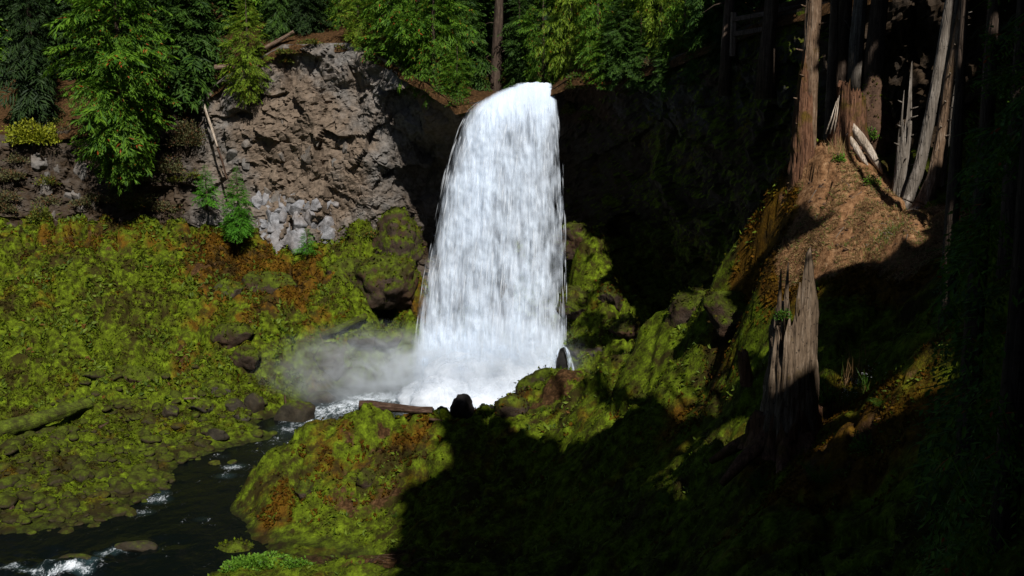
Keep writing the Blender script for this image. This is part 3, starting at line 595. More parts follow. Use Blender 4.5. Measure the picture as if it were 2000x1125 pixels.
# ------------------------------------------------------------------ mist over the pool
def mist(name, c, r, dens, seed, label, power=1.5):
    t = NT('mist_' + str(seed)); p = t.objc()
    ln = t.n('ShaderNodeVectorMath', {0: p}, operation='LENGTH').outputs['Value']
    fall_ = t.math('POWER', t.mapr(ln, 0.98, 0.05), power)
    nz = t.noise(t.scalev(t.pos(), (0.5, 0.5, 0.75)), 1.0, 5, 0.65, 0.9)
    d = t.math('MULTIPLY', t.math('MULTIPLY', fall_, t.mapr(nz, 0.40, 0.64, 0.02, 1.1)), dens)
    v = t.n('ShaderNodeVolumePrincipled', {'Color': (0.90, 0.95, 1.0, 1), 'Density': d, 'Anisotropy': 0.0}).outputs[0]
    m = t.done(None, v)
    me = bpy.data.meshes.new(name); import bmesh
    b = bmesh.new(); bmesh.ops.create_icosphere(b, subdivisions=3, radius=1.0); b.to_mesh(me); b.free()
    return tag(obj(name, me, m, loc=c, scale=r), label, 'mist', kind='stuff')
mist('mist', (-0.6, 68.4, 1.2), (7.2, 3.8, 5.8), 1.1, 1, 'bright white spray cloud at the foot of the waterfall')
mist('mist', (-9.5, 69.0, 1.6), (9.5, 4.8, 4.2), 0.42, 2, 'thin grey mist drifting over the stream from the fall', 1.2)
mist('mist', (-6.8, 69.2, 1.7), (4.6, 2.8, 3.0), 1.0, 3, 'brighter mist billowing left of the foot of the fall', 1.3)
import bmesh
def _ico(sub):
    b = bmesh.new(); bmesh.ops.create_icosphere(b, subdivisions=sub, radius=1.0)
    V = np.array([v.co[:] for v in b.verts]); Fa = np.array([[v.index for v in f.verts] for f in b.faces]); b.free(); return V, Fa
ICO = {k: _ico(k) for k in (2, 3, 4, 5)}
def rock_mesh(name, seed, sub=3, cuts=9, rough=0.10, dims=(1, 1, 1), lumps=0.0, flat=False):
    V, Fa = ICO[sub]; V = V.copy(); r = np.random.default_rng(seed)
    for k in range(cuts):
        d = r.normal(size=3); d /= np.linalg.norm(d); h = 0.55 + 0.33*r.random(); s = V @ d
        V -= np.maximum(s - h, 0)[:, None]*d*0.92
    n = V/np.linalg.norm(V, axis=1, keepdims=True)
    V += n*(rough*fbm(V*1.8 + seed*3.3, 4, seed))[:, None]
    if lumps:
        d1, _, v1, _ = worley(V*2.6 + seed, seed + 2); V += n*(lumps*np.sqrt(np.clip(1 - (d1/0.8)**2, 0, 1))*(0.3 + v1))[:, None]
        V += n*(lumps*0.35*fbm(V*9, 3, seed+9))[:, None]
    return mesh(name, V*np.array(dims), Fa, smooth_shade=not flat)
def kites(P, D, U, L, W, bend=0.0):
    """leaf-sized faces: base P, pointing D, lying across U, length L, width W"""
    P, D, U = (np.asarray(a, float) for a in (P, D, U)); L = np.asarray(L)[:, None]; W = np.asarray(W)[:, None]
    D = D/np.linalg.norm(D, axis=1, keepdims=True); S = np.cross(D, U); S /= np.maximum(np.linalg.norm(S, axis=1, keepdims=True), 1e-6)
    N = np.cross(S, D); m = P + D*L*0.45
    V = np.stack([P, m + S*W*0.5 + N*L*bend, P + D*L, m - S*W*0.5 + N*L*bend], 1).reshape(-1, 3)
    n = len(P); i = np.arange(n)[:, None]*4; return V, i + np.array([[0, 1, 2, 3]])
def moss_on(o, me, seed):
    r = np.random.default_rng(seed); n = len(me.polygons); c = np.zeros(n*3); me.polygons.foreach_get('center', c); nn = np.zeros(n*3); me.polygons.foreach_get('normal', nn); ar = np.zeros(n); me.polygons.foreach_get('area', ar)
    c = c.reshape(-1, 3); nn = nn.reshape(-1, 3); w = ar*np.clip(nn[:, 2] + .25, 0, 1); size = .0030*max(o.location[1], 15); m = int(min(2600, w.sum()/(size*size)*0.9))
    i = r.choice(n, m, p=w/w.sum()); P = c[i] + r.normal(0, 1, (m, 3))*np.sqrt(ar[i])[:, None]*.35; L = size*(.5 + r.random(m))
    V, Fa = kites(P, nn[i]*.5 + r.normal(0, .55, (m, 3)), r.normal(size=(m, 3)), L, L*.55, .05); q = obj('moss', mesh('moss', V, Fa, False), M['moss_rust' if seed in (19, 32, 37, 62) else 'moss_tuft'], o); q['kind'] = 'stuff'
def boulder(name, p, dims, label, m='boulder', seed=1, rz=0, sink=0.50, sub=4, cuts=9, lumps=0.05, group=None, cat='boulder', rough=0.1, tilt=(0, 0), flat=False):
    me = rock_mesh(name, seed, sub, cuts, rough, dims, lumps, flat)
    o = obj(name, me, M[m], loc=(p[0], p[1], p[2] + dims[2]*(1 - 2*sink)), rot=(tilt[0], tilt[1], rz))
    if m in ('boulder', 'outcrop', 'soil'): moss_on(o, me, seed)
    return tag(o, label, cat, group)
G = on_ground
def gput(px, py, dY=0.0):
    p = G(px, py); 
    if dY: p = np.array([p[0], p[1] + dY, height_at(p[0], p[1] + dY)])
    return p
# ---- boulders along the left bank
g_ = 'boulders heaped at the foot of the mossy slope'
boulder('mossy_boulder', gput(425, 765), (1.0, .9, .95), 'moss capped boulder overhanging a dark hollow at the stream bank', seed=3, lumps=.10)
boulder('mossy_boulder', gput(482, 715), (1.15, .9, 1.0), 'pale green rounded boulder split by a groove above the stream', seed=5, lumps=.12, m='outcrop')
boulder('mossy_boulder', gput(395, 800), (.75, .7, .55), 'olive round boulder below the overhanging bank', seed=8)
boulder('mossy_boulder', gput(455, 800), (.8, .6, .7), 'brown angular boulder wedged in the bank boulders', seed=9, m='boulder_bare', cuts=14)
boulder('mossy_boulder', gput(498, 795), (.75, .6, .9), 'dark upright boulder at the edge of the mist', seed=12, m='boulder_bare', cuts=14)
boulder('mossy_boulder', gput(470, 815), (.6, .5, .5), 'brown mossy boulder at the waterline below the heap', seed=13)
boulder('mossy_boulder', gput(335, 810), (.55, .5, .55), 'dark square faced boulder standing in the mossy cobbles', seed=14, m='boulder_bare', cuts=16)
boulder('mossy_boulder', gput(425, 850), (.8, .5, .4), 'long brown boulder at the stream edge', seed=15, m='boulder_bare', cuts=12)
boulder('mossy_boulder', gput(404, 842), (.5, .42, .32), 'small bright yellow green boulder at the stream edge', seed=16, m='outcrop')
boulder('mossy_boulder', gput(448, 570), (1.1, .9, 1.0), 'dark overhanging boulder high on the mossy slope', seed=18, lumps=.1)
boulder('mossy_boulder', gput(512, 560), (2.5, 1.5, 1.2), 'big rust coloured mossy hump below the grey cliff', seed=19, m='outcrop', lumps=.12)
boulder('mossy_boulder', gput(455, 660), (1.5, 1.2, 1.1), 'rounded olive mossy hump above the stream boulders', seed=20, m='outcrop', lumps=.1)
boulder('mossy_boulder', gput(250, 740), (2.0, 1.0, .85), 'broad bright green mossy ledge above the cobble bar', seed=21, m='outcrop', lumps=.12)
boulder('mossy_boulder', gput(645, 715), (1.4, .9, 1.7), 'brown wedge shaped boulder behind the mist', seed=23, cuts=14)
boulder('mossy_boulder', gput(715, 665), (1.7, .9, .8), 'dark wet boulder with a mossy cap beside the fall', seed=24, lumps=.06)
boulder('mossy_boulder', gput(765, 672), (1.5, .9, .9), 'wet brown boulder right beside the falling water', seed=25)
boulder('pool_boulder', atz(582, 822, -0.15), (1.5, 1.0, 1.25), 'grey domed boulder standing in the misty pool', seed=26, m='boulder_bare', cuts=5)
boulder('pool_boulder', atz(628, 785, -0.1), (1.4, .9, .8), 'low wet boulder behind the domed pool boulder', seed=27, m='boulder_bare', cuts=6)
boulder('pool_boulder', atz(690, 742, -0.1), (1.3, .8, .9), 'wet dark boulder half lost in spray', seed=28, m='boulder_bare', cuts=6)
for k, (px, py, d, lab) in enumerate([(420,907,(.42,.35,.22),'small mossy stone in the stream beside white foam'),(455,905,(.32,.3,.2),'mossy stone with foam curling round it'),
        (375,878,(.5,.4,.22),'flat yellow mossy stone just off the cobble bar'),(310,905,(.75,.5,.35),'mossy stone at the tip of the cobble bar'),(255,945,(1.25,.7,.55),'large brown boulder on the wet shore of the bar'),
        (265,1072,(.95,.5,.4),'dark wet rock parting the white rapids'),(150,1100,(.9,.45,.38),'dark wet rock under the white rapids'),(275,975,(.6,.4,.3),'olive stone on the wet shore')]):
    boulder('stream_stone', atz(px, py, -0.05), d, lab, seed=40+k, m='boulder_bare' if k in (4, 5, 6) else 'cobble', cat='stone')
boulder('mossy_boulder', gput(465, 1085), (.95, .7, .6), 'low mossy boulder at the waterline of the near bank', seed=30, lumps=.1, m='outcrop')
boulder('mossy_boulder', gput(505, 900), (.8, .7, .7), 'round green mossy lump at the shoulder of the mound', seed=31, lumps=.1, m='outcrop')
boulder('mossy_boulder', gput(595, 960), (.55, .45, .5), 'round rusty mossy knob on the mound', seed=32, lumps=.1, m='outcrop')
boulder('mossy_boulder', gput(715, 940), (.5, .4, .5), 'mossy knob with a bare brown face on the mound', seed=33, lumps=.1, m='outcrop')
boulder('dark_boulder', at(902, 808, 50), (.68, .5, .80), 'pointed boulder painted black as shade against the white pool', seed=34, m='shade_black_rock', cuts=16, rough=.28, sink=.34)
boulder('dark_boulder', at(944, 814, 50.3), (.62, .5, .58), 'sloping boulder painted black as shade, leaning on the pointed one', seed=35, m='shade_black_rock', cuts=16, rough=.28, sink=.34)
boulder('dark_boulder', at(862, 814, 49.6), (.42, .4, .45), 'small boulder painted black as shade at the end of the wet log', seed=36, m='shade_black_rock', cuts=12, rough=.25, sink=.36)
boulder('mossy_boulder', gput(1000, 800), (.8, .7, .75), 'rusty moss covered boulder at the foot of the second mound', seed=37, m='outcrop', lumps=.1)
boulder('mossy_boulder', at(1083, 775, 51.6), (2.1, 1.3, 1.5), 'brown and green patched boulder in front of the small side cascade', seed=38, m='outcrop', lumps=.06)
boulder('mossy_boulder', gput(1345, 606), (1.1, .9, 1.0), 'dark moss draped block on the spur ridge', seed=39, m='outcrop', lumps=.12)
boulder('mossy_boulder', gput(1430, 612), (1.2, 1.1, 1.0), 'big shaded mossy boulder under the orange ridge', seed=29, m='outcrop', lumps=.1)
boulder('side_rock', at(1098, 716, 66.0), (.50, .42, 1.2), 'black pointed rock with a thin cascade running over it', seed=17, m='shade_black_rock', cuts=9, rough=.25, cat='rock')
# outcrops right of the fall
for k, (px, py, Y, d, lab) in enumerate([(1122,470,77,(1.6,1.2,1.5),'tall green mossy outcrop right of the fall'),(1118,590,73,(1.5,1.4,1.2),'yellow green mossy shelf right of the fall'),
        (1190,585,71.5,(.9,1.2,1.3),'orange mossy rib of rock right of the fall'),(1165,700,69.5,(2.2,1.0,1.5),'wet brown rock face below the mossy shelf'),(1228,640,68.6,(1.4,1.2,.9),'green mossy rock behind the spur'),
        (770,475,82,(2.2,1.8,2.6),'dark mossy outcrop at the mouth of the hollow'),(760,560,79,(2.8,2.2,2.4),'olive mossy outcrop below the dark hollow'),(690,545,80,(2.4,2.0,1.6),'olive mossy hump under the cliff foot')]):
    p = at(px, py, Y); o = boulder('mossy_outcrop', p, d, lab, seed=60+k, m='outcrop' if k != 3 else 'boulder', lumps=.14, sink=.5, sub=5, cat='outcrop', rough=.16)
# ---- cobble bar: hundreds of mossy stones, the 280 that show largest are separate
cob = [rock_mesh('cobble_%d' % k, 200+k, 2, 7, .22, (1, 1, 1), 0.0) for k in range(8)]
for c in cob: c.materials.append(M['cobble'])
r_ = np.random.default_rng(11); cnt = 0; cand = []
while len(cand) < 850:
    px, py = r_.uniform(-30, 540), r_.uniform(765, 1040); lim = np.interp(px, [0, 60, 230, 330, 420, 540], [1040, 1035, 1000, 935, 868, 835])
    up = np.interp(px, [0, 200, 400, 540], [835, 790, 770, 770])
    if up < py < lim: cand.append((px, py))
cp = np.array([atz(px, py, 0.45) for px, py in cand]); hz = height(cp[:, 0], cp[:, 1]); size = 0.09 + 0.40*r_.random(len(cp))**3
order = np.argsort(-size); bag = Bag(); Vc, Fc = ICO[2]
for j, i in enumerate(order):
    s = size[i]; dm = s*np.array([1.25, 1.0, .72])*(0.8 + 0.4*r_.random(3)); rz = r_.uniform(0, 6.28); p = (cp[i, 0], cp[i, 1], hz[i] + dm[2]*0.18)
    if j < 220:
        o = obj('cobble', cob[j % 8], None, loc=p, rot=(r_.uniform(-.3, .3), r_.uniform(-.3, .3), rz), scale=dm)
        tag(o, 'mossy cobble on the stony bar beside the stream', 'cobble', 'mossy cobbles on the stony bar')
    else:
        V = np.array([v.co[:] for v in cob[j % 8].vertices]) if j < 228 else _cv[j % 8]
        if j < 228: _cv = globals().setdefault('_cv', {}); _cv[j % 8] = V
        c, s_ = math.cos(rz), math.sin(rz); W = V*dm; bag.add(np.stack([W[:, 0]*c - W[:, 1]*s_, W[:, 0]*s_ + W[:, 1]*c, W[:, 2]], 1) + p, Fc)
tag(obj('small_cobbles', bag.mesh('small_cobbles'), M['cobble']), 'small mossy cobbles filling the stony bar', kind='stuff')
# ---- basalt blocks broken out at the cliff foot: parts of the cliff
def block_mesh(seed):
    r = np.random.default_rng(seed); b = bmesh.new()
    for k in range(13): b.verts.new(Vector(((r.random() - .5)*2, (r.random() - .5)*2, (r.random() - .5)*2)).normalized()*(.85 + .3*r.random()))
    bmesh.ops.convex_hull(b, input=b.verts); bmesh.ops.bevel(b, geom=b.edges[:], offset=.05, segments=1, affect='EDGES'); me = bpy.data.meshes.new('rock_block'); b.to_mesh(me); b.free(); return me
blk = [block_mesh(300+k) for k in range(8)]
for c in blk: c.materials.append(M['block'])
cliff_o = bpy.data.objects['cliff']
for k in range(90):
    px, py = (r_.uniform(497, 650), r_.uniform(385, 470)) if k < 55 else (r_.uniform(60, 190), r_.uniform(310, 440)) if k < 72 else (r_.uniform(430, 740), r_.uniform(230, 400))
    h = on_cliff(px, py)
    if h is None: continue
    p, n = h; s = r_.uniform(.4, 1.0) if k < 55 else r_.uniform(.3, .8)
    q_ = obj('rock_block', blk[k % 8], None, cliff_o, loc=p - n*s*.55, rot=(r_.uniform(-.4, .4), r_.uniform(-.4, .4), r_.uniform(0, 6.28)), scale=(s*1.1, s*.9, s*r_.uniform(.9, 1.7)))
    if k >= 55: q_.material_slots[0].link = 'OBJECT'; q_.material_slots[0].material = M['cliff']

# ------------------------------------------------------------------ standing dead wood
def shaft(name, H, r, seed=1, lean=(0, 0), seg=56, rings=110, ridge=0.10, gnarl=0.05, hollow=0.3, freq=2.4):
    """broken trunk: H and r are functions of the angle (0 = right, -pi/2 = towards the viewer) and height share"""
    th = np.linspace(-np.pi, np.pi, seg, endpoint=False); t = np.linspace(0, 1, rings)
    Hh = np.array([H(a) for a in th]); T, TH = np.meshgrid(t, th, indexing='ij'); zz = T*Hh[None]
    R = r(zz, TH)
    q = np.stack([np.cos(TH)*freq, np.sin(TH)*freq, zz*0.30], -1).reshape(-1, 3) + seed*5.1
    k = 1 + ridge*(np.abs(fbm(q*1.6, 4, seed))*2.6 - 0.6).reshape(R.shape) + gnarl*fbm(q*np.array([.8, .8, 2.5]), 3, seed+3).reshape(R.shape)
    k += ridge*0.5*fbm(q*np.array([5, 5, .8]), 2, seed+8).reshape(R.shape)
    R = R*k
    V = np.stack([R*np.cos(TH) + lean[0]*zz, R*np.sin(TH) + lean[1]*zz, zz], -1)
    inner = V[-1].copy(); c = inner.mean(0); inner = c + (inner - c)*0.72; inner[:, 2] = V[-1][:, 2] - hollow*(0.3 + r_.random(seg))
    V = np.concatenate([V.reshape(-1, 3), inner, [[c[0], c[1], Hh.min() - hollow]]])
    idx = np.arange((rings+1)*seg).reshape(rings+1, seg); nx = np.roll(idx, -1, 1)
    Fa = np.stack([idx[:-1], nx[:-1], nx[1:], idx[1:]], -1).reshape(-1, 4); m = (rings+1)*seg
    Fa = np.vstack([Fa, np.stack([np.full(seg, m), idx[-1], nx[-1], np.full(seg, m)], -1)])
    return mesh(name, V, quad_tri_clean(Fa))
def jag(base, amp, seed, extra=()):
    def H(a):
        v = base - amp*(0.5 + 0.5*float(vnoise(np.array([[math.cos(a)*4, math.sin(a)*4, seed*3.7]]), seed)[0]))
        v -= amp*0.5*(0.5 + 0.5*float(vnoise(np.array([[math.cos(a)*11, math.sin(a)*11, seed*1.7]]), seed+4)[0]))
        for c, w, h in extra: v += h*math.exp(-(((a - c + math.pi) % (2*math.pi) - math.pi)/w)**2)
        return v
    return H
def stubs(parent, pts, name='branch_stub', m='snag_grey', r0=0.035):
    for (p, d, L) in pts:
        p = np.array(p); d = np.array(d, float); d /= np.linalg.norm(d)
        me = tube_mesh(name, [p - d*0.05, p + d*L*.5 + [0, 0, .02*L], p + d*L + [0, 0, .10*L]], [r0, r0*.8, r0*.3], 7, 3, .2)
        obj(name, me, M[m], parent)
def plain_r(r0, r1, H, flare=0.3, fl_h=0.6):
    return lambda z, th: (r0 + (r1 - r0)*np.clip(z/H, 0, 1)) * (1 + flare*np.exp(-z/fl_h)*(0.75 + 0.25*np.cos(th*5)))
# hero stump
bp = at(1535, 880, 25); bp[2] = height_at(bp[0], bp[1]) - 0.15
st = empty('broken_stump', bp, 'tall rotten grey brown stump with one sharp splinter left standing', 'stump')
Hs = lambda a: jag(4.25, .75, 3)(a) - 1.15*math.exp(-((abs(a) - math.pi)/.55)**2) - 0.7*math.exp(-((a + 2.3)/.35)**2) + 1.45*math.exp(-((a + .42)/.24)**4)
obj('trunk', shaft('trunk', Hs, lambda z, th: np.interp(z, [0, .5, 1.2, 2.4, 3.6, 5.4], [.92, .78, .67, .59, .52, .34])*(1+.05*np.cos(3*th)), 3, (0.012, 0), 90, 170, .17, .06, .25, 3.2), M['stump'], st)
for k, (x, y, h0, h1, r) in enumerate([(-.30, .05, 3.2, 4.7, .06), (-.08, .2, 3.2, 4.85, .06), (.10, -.28, 3.4, 4.4, .07), (-.42, -.22, 2.6, 3.3, .08)]):
    obj('splinter', tube_mesh('splinter', [(x, y, h0-.4), (x*.96, y, (h0+h1)/2), (x*.98+.02, y, h1)], [r*1.3, r, r*.25], 9, 5+k, .2, .2), M['stump'], st)
obj('rotten_base', shaft('rotten_base', lambda a: jag(1.55, .9, 8)(a), lambda z, th: np.interp(z, [0, .4, .9, 1.6], [1.02, .88, .755, .60])*(1+.06*np.cos(4*th + 1)), 8, (0.012, 0), 80, 60, .22, .12, .05, 3.6), M['rotten'], st)
for k, (a, L, r) in enumerate([(-2.7, 1.1, .2), (-1.9, .9, .2), (-1.1, .9, .22), (-.3, 1.0, .2), (2.6, 1.1, .2)]):
    d = np.array([math.cos(a), math.sin(a), 0]); P_r = [d*.6 + [0, 0, .55], d*.85 + [0, 0, .25], d*(1.0 + L*.35) + [0, 0, -.1], d*(.9 + L) + [0, 0, -.6]]
    obj('root', tube_mesh('root', P_r, [r, r, r*.8, r*.4], 12, 21+k, .2, .15), M['rotten'], st)
sb = at(1462, 690, 30.5); sb[2] = min(sb[2], height_at(sb[0], sb[1]))
s2 = empty('broken_stub', sb, 'short leaning broken post of dead wood left of the tall stump', 'stump')
obj('trunk', shaft('trunk', jag(1.25, .25, 9), plain_r(.2, .15, 1.3, .2), 9, (-.18, 0), 36, 50, .12, .05, .1), M['rotten'], s2)
# standing trunks on the ridge
def rz_(px, py, Y): p = at(px, py, Y); return p
p = at(1572, 335, 36.6); p[2] = height_at(p[0], p[1]) - 1.1
t1_ = empty('bare_tree', p, 'tall bare trunk with peeling bark and rusty moss down one side', 'tree')
obj('trunk', shaft('trunk', jag(13.5, .6, 14), plain_r(.31, .21, 13.5, .5, 1.6), 14, (.012, 0), 64, 260, .10, .10, .3), M['snag'], t1_)
obj('moss_strip', shaft('moss_strip', lambda a: 4.8 - .8*abs(math.sin(a*3)), lambda z, th: np.where(np.cos(th + 2.8) > -.1, np.interp(z, [0, 1.3, 2.8, 3.9, 5], [.56, .48, .38, .28, .15]), .2), 15, (-.015, 0), 48, 70, .22, .2, .1, 4), M['rotten'], t1_)
stubs(t1_, [((.35*math.cos(a), .35*math.sin(a), z), (math.cos(a), math.sin(a), .1), .22) for z, a in [(2.2, -2.6), (3.1, -2.9), (3.9, -2.4), (4.8, -2.8), (5.7, -.6), (6.3, -2.5)]], m='snag')
# rotten stump with bleached spur of wood
p = at(1655, 305, 36.2); p[2] = height_at(p[0], p[1]) - .35
t2_ = empty('rotten_stump', p, 'crumbling red brown stump with a pale bleached slab of wood at its foot', 'stump')
obj('trunk', shaft('trunk', lambda a: jag(2.7, .7, 17)(a) - .5*math.exp(-((a - 0)/.8)**2), plain_r(.55, .38, 2.6, .35, .7), 17, (.02, 0), 64, 90, .2, .1, .5, 3.2), M['rotten'], t2_)
obj('bleached_slab', tube_mesh('bleached_slab', [(-.05, -.45, .9), (.15, -.6, .5), (.45, -.75, .05), (.75, -.95, -.5), (.9, -1.1, -.85)], [.08, .15, .17, .12, .03], 18, 18, .15, .22), M['bleached'], t2_)
obj('bleached_slab', tube_mesh('bleached_slab', [(-.2, -.5, .55), (0, -.65, .15), (.25, -.8, -.3), (.45, -.9, -.6)], [.06, .11, .11, .03], 14, 28, .15, .22), M['bleached'], t2_)
for k, (x0, x1) in enumerate([(-.9, -.55), (-.75, -.5), (-.62, -.46)]):
    obj('splinter', tube_mesh('splinter', [(x0, -.3, .55), ((x0+x1)/2, -.3, 1.1), (x1, -.25, 1.7 + .1*k)], [.03, .025, .01], 6, k), M['bleached'], t2_)
p = at(1700, 300, 37.2); p[2] = height_at(p[0], p[1])
boulder('root_mass', (p[0], p[1], p[2]), (.85, .7, 1.75), 'earthy root mass with mossy stones behind the rotten stump', m='soil', seed=71, sink=.2, sub=5, lumps=.2, cat='root mass')
# short spiky snag
p = at(1757, 392, 34.2); p[2] = height_at(p[0], p[1]) - .2
t3_ = empty('spiky_snag', p, 'short grey snag splintered into needle points beside the leaning trunks', 'snag')
obj('trunk', shaft('trunk', lambda a: jag(3.1, .9, 19)(a) + 1.9*math.exp(-((a - .2)/.35)**2), lambda z, th: np.interp(z, [0, .6, 1.5, 3, 5], [.30, .25, .22, .19, .07]), 19, (.022, 0), 56, 130, .12, .05, .3, 2.6), M['snag_grey'], t3_)
stubs(t3_, [((.2*math.cos(a)+.02*z, .2*math.sin(a), z), (math.cos(a), math.sin(a), .25), .2) for z, a in [(1.2, -.5), (1.6, -.3), (1.9, -2.8), (2.2, -.4), (2.5, -2.6), (2.8, -.5), (3.1, -.2), (3.3, -2.7), (1.4, -1.6)]], r0=.03)
obj('splinter', tube_mesh('splinter', [(-.12, -.1, 2.2), (-.1, -.1, 3.0), (-.07, -.1, 3.7)], [.04, .03, .008], 6, 2), M['snag_grey'], t3_)
# two trunks leaning out of one sweeping root
p = at(1800, 410, 33.5); p[2] = height_at(p[0], p[1]) - .2
t4_ = empty('leaning_tree', p, 'pair of grey brown trunks rising and leaning from one swept root', 'tree')
def bent(name, pts, rad, seed, m):
    P = np.array(pts, float); s = np.linspace(0, 1, len(P)); q = np.linspace(0, 1, 130)
    Pq = np.stack([np.interp(q, s, P[:, k]) for k in range(3)], 1)
    for _ in range(10): Pq[1:-1] = (Pq[:-2] + Pq[1:-1]*2 + Pq[2:])/4
    obj(name, tube_mesh(name, Pq, np.interp(q, s, rad), 40, seed, .08, .14), M[m], t4_)
bent('trunk', [(-.75, .1, .0), (-.45, .1, .45), (-.1, .1, 1.6), (.15, .1, 3.2), (.45, .1, 5.6), (.75, .1, 8.2), (1.1, .1, 12)], [.2, .2, .18, .17, .16, .15, .13], 24, 'snag_grey')
bent('trunk', [(-.35, -.1, -.2), (.0, -.1, .35), (.28, -.1, 1.2), (.45, -.1, 2.4), (.62, -.1, 4.0), (.85, -.1, 6.0), (1.15, -.1, 8.5), (1.5, -.1, 12)], [.32, .30, .20, .16, .15, .15, .14, .12], 25, 'snag')
bent('trunk', [(.75, .5, -.6), (.72, .5, 1.0), (.8, .5, 3), (.95, .5, 5.5), (1.2, .5, 8.5), (1.45, .5, 12)], [.30, .22, .20, .18, .17, .16], 26, 'snag_grey')
bent('root', [(-1.6, -.25, .05), (-1.1, -.3, -.12), (-.6, -.3, -.1), (-.2, -.2, .1)], [.06, .13, .2, .25], 27, 'snag_grey')
stubs(t4_, [((.45 + .11*(z-2.4)+.1, -.25, z), (.8, -.6, .15), .17) for z in (2.6, 3.1, 3.5, 3.9, 4.4, 4.8, 5.2, 5.7, 6.1, 6.5, 7.0)] + [((.32 + .12*(z-2.4), -.27, z), (-.6, -.8, .1), .13) for z in (2.9, 3.7, 4.6, 5.5, 6.3)], m='bleached', r0=.026)
# ------------------------------------------------------------------ logs and sticks
def log(name, a, b, r0, r1, label, m, seed, cat='log', sag=0.0, parts=()):
    a, b = np.array(a, float), np.array(b, float); d = b - a; L = np.linalg.norm(d); n = max(8, int(L*10))
    s = np.linspace(0, 1, n); P = np.stack([0.10*r0*np.sin(s*7 + seed), 0.10*r0*np.cos(s*5 + seed) - sag*np.sin(s*np.pi), s*L], 1)
    V, Fa = tube(P, r0 + (r1 - r0)*s, 22, seed, .12, .14)
    o = obj(name, mesh(name, V, quad_tri_clean(Fa)), M[m], loc=a); o.rotation_euler = Vector(d.tolist()).to_track_quat('Z', 'Y').to_euler()
    return tag(o, label, cat)
la, lb = at(703, 805, 49.2), at(845, 818, 48.6); la[2] = height_at(la[0], la[1]) + .16; lb[2] = height_at(lb[0], lb[1]) + .14
log('fallen_log', la, lb, .25, .17, 'wet red brown log lying along the top of the mound', 'wet_log', 31)
log('fallen_log', at(838, 819, 48.0), at(960, 834, 47.6), .07, .05, 'thin dark log behind the shade-black boulders', 'wet_log', 32)
ga, gb = gput(-40, 862), gput(178, 797); log('mossy_log', ga + [0, 0, .25], gb + [0, 0, .15], .55, .34, 'thick moss covered log lying on the cobble bar', 'mossy_log', 33)
log('mossy_log', gput(628, 668) + [0, 0, .4], gput(715, 634) + [0, 0, .6], .22, .26, 'dark mossy log jutting from the slope near the fall', 'mossy_log', 39)
log('driftwood', atz(562, 812, 0), at(556, 772, 65.6), .09, .05, 'black bare stick standing in the misty pool', 'wet_log', 34, 'stick')
h = on_cliff(430, 330); c0 = h[0] if h else at(430, 330, 85)
log('bleached_log', at(398, 203, 85.0), at(425, 287, 83.2), .11, .08, 'bare white dead stem leaning on the cliff', 'bleached', 35)
log('shade_stem', at(425, 287, 83.4), at(444, 350, 82.8), .10, .06, 'dead stem below the white one, coloured dark for shade', 'wet_log', 36)  # dark colour stands in for the shade below the white stem
log('fallen_log', at(420, 133, 86.2), at(468, 129, 86.0), .25, .22, 'pale fallen log end at the edge of the forest', 'log', 37)
log('fallen_log', at(518, 95, 85.6), at(574, 62, 85.4), .20, .14, 'grey fallen log lying across the cliff rim', 'log', 38)
log('driftwood', gput(195, 838) + [0, 0, .1], gput(240, 820) + [0, 0, .15], .10, .05, 'curved brown branch lying on the cobbles', 'wet_log', 41, 'branch')
log('driftwood', gput(360, 787) + [0, 0, .15], gput(400, 783) + [0, 0, .12], .07, .05, 'short red brown branch below the bank boulders', 'log', 42, 'branch')
log('driftwood', gput(-10, 968) + [0, 0, .05], gput(25, 995) + [0, 0, .02], .16, .12, 'dark log end on the wet shore', 'wet_log', 43)
log('bare_branch', gput(625, 678) + [0, 0, .9], gput(648, 718) + [0, 0, .3], .03, .02, 'thin pale branch leaning on the brown wedge boulder', 'log', 44, 'branch')
r_ = np.random.default_rng(4)
for k in range(26):
    px, py = r_.uniform(1580, 1800), r_.uniform(350, 470); a = gput(px, py); b = a + np.array([r_.uniform(-.35, .35), r_.uniform(-.35, .35), 0]); b[2] = height_at(b[0], b[1]) + .05
    o = log('fallen_stick', a + [0, 0, .04], b, .013, .008, 'short dry stick lying on the bare brown ridge top', 'snag_grey' if k % 3 else 'rotten', 50+k, 'stick'); o['group'] = 'dry sticks on the ridge'
# ------------------------------------------------------------------ wooden fence at the lookout
fp = at(1432, 68, 57); fz = fp[2] - .55
fence = empty('fence', (fp[0], fp[1], fz), 'two rail brown wooden fence on the cliff above the dark rock wall', 'fence')
def beam(name, a, b, w, h, m, parent):
    a, b = np.array(a, float), np.array(b, float); d = b - a; L = np.linalg.norm(d); d /= L; s = np.cross(d, [0, 0, 1.0]); s /= max(np.linalg.norm(s), 1e-6)
    if abs(d[2]) > .9: s = np.array([1.0, 0, 0])
    u = np.cross(s, d); e = 0.18*min(w, h); ring = [(-w/2+e, -h/2), (w/2-e, -h/2), (w/2, -h/2+e), (w/2, h/2-e), (w/2-e, h/2), (-w/2+e, h/2), (-w/2, h/2-e), (-w/2, -h/2+e)]
    V = [p + s*x + u*y for p in (a, b) for x, y in ring]; Fa = [[i, (i+1) % 8, 8+(i+1) % 8, 8+i] for i in range(8)]
    me = bpy.data.meshes.new(name); me.from_pydata([tuple(v) for v in V], [], Fa + [list(range(8))[::-1], list(range(8, 16))]); me.update()
    return obj(name, me, M[m], parent)
fx = [0, 2.2, 4.4, 6.6]
for x in fx: beam('post', (x, -.35*x, -.6 + .04*x), (x, -.35*x, 1.75 + .16*x), .30, .30, 'rail', fence)
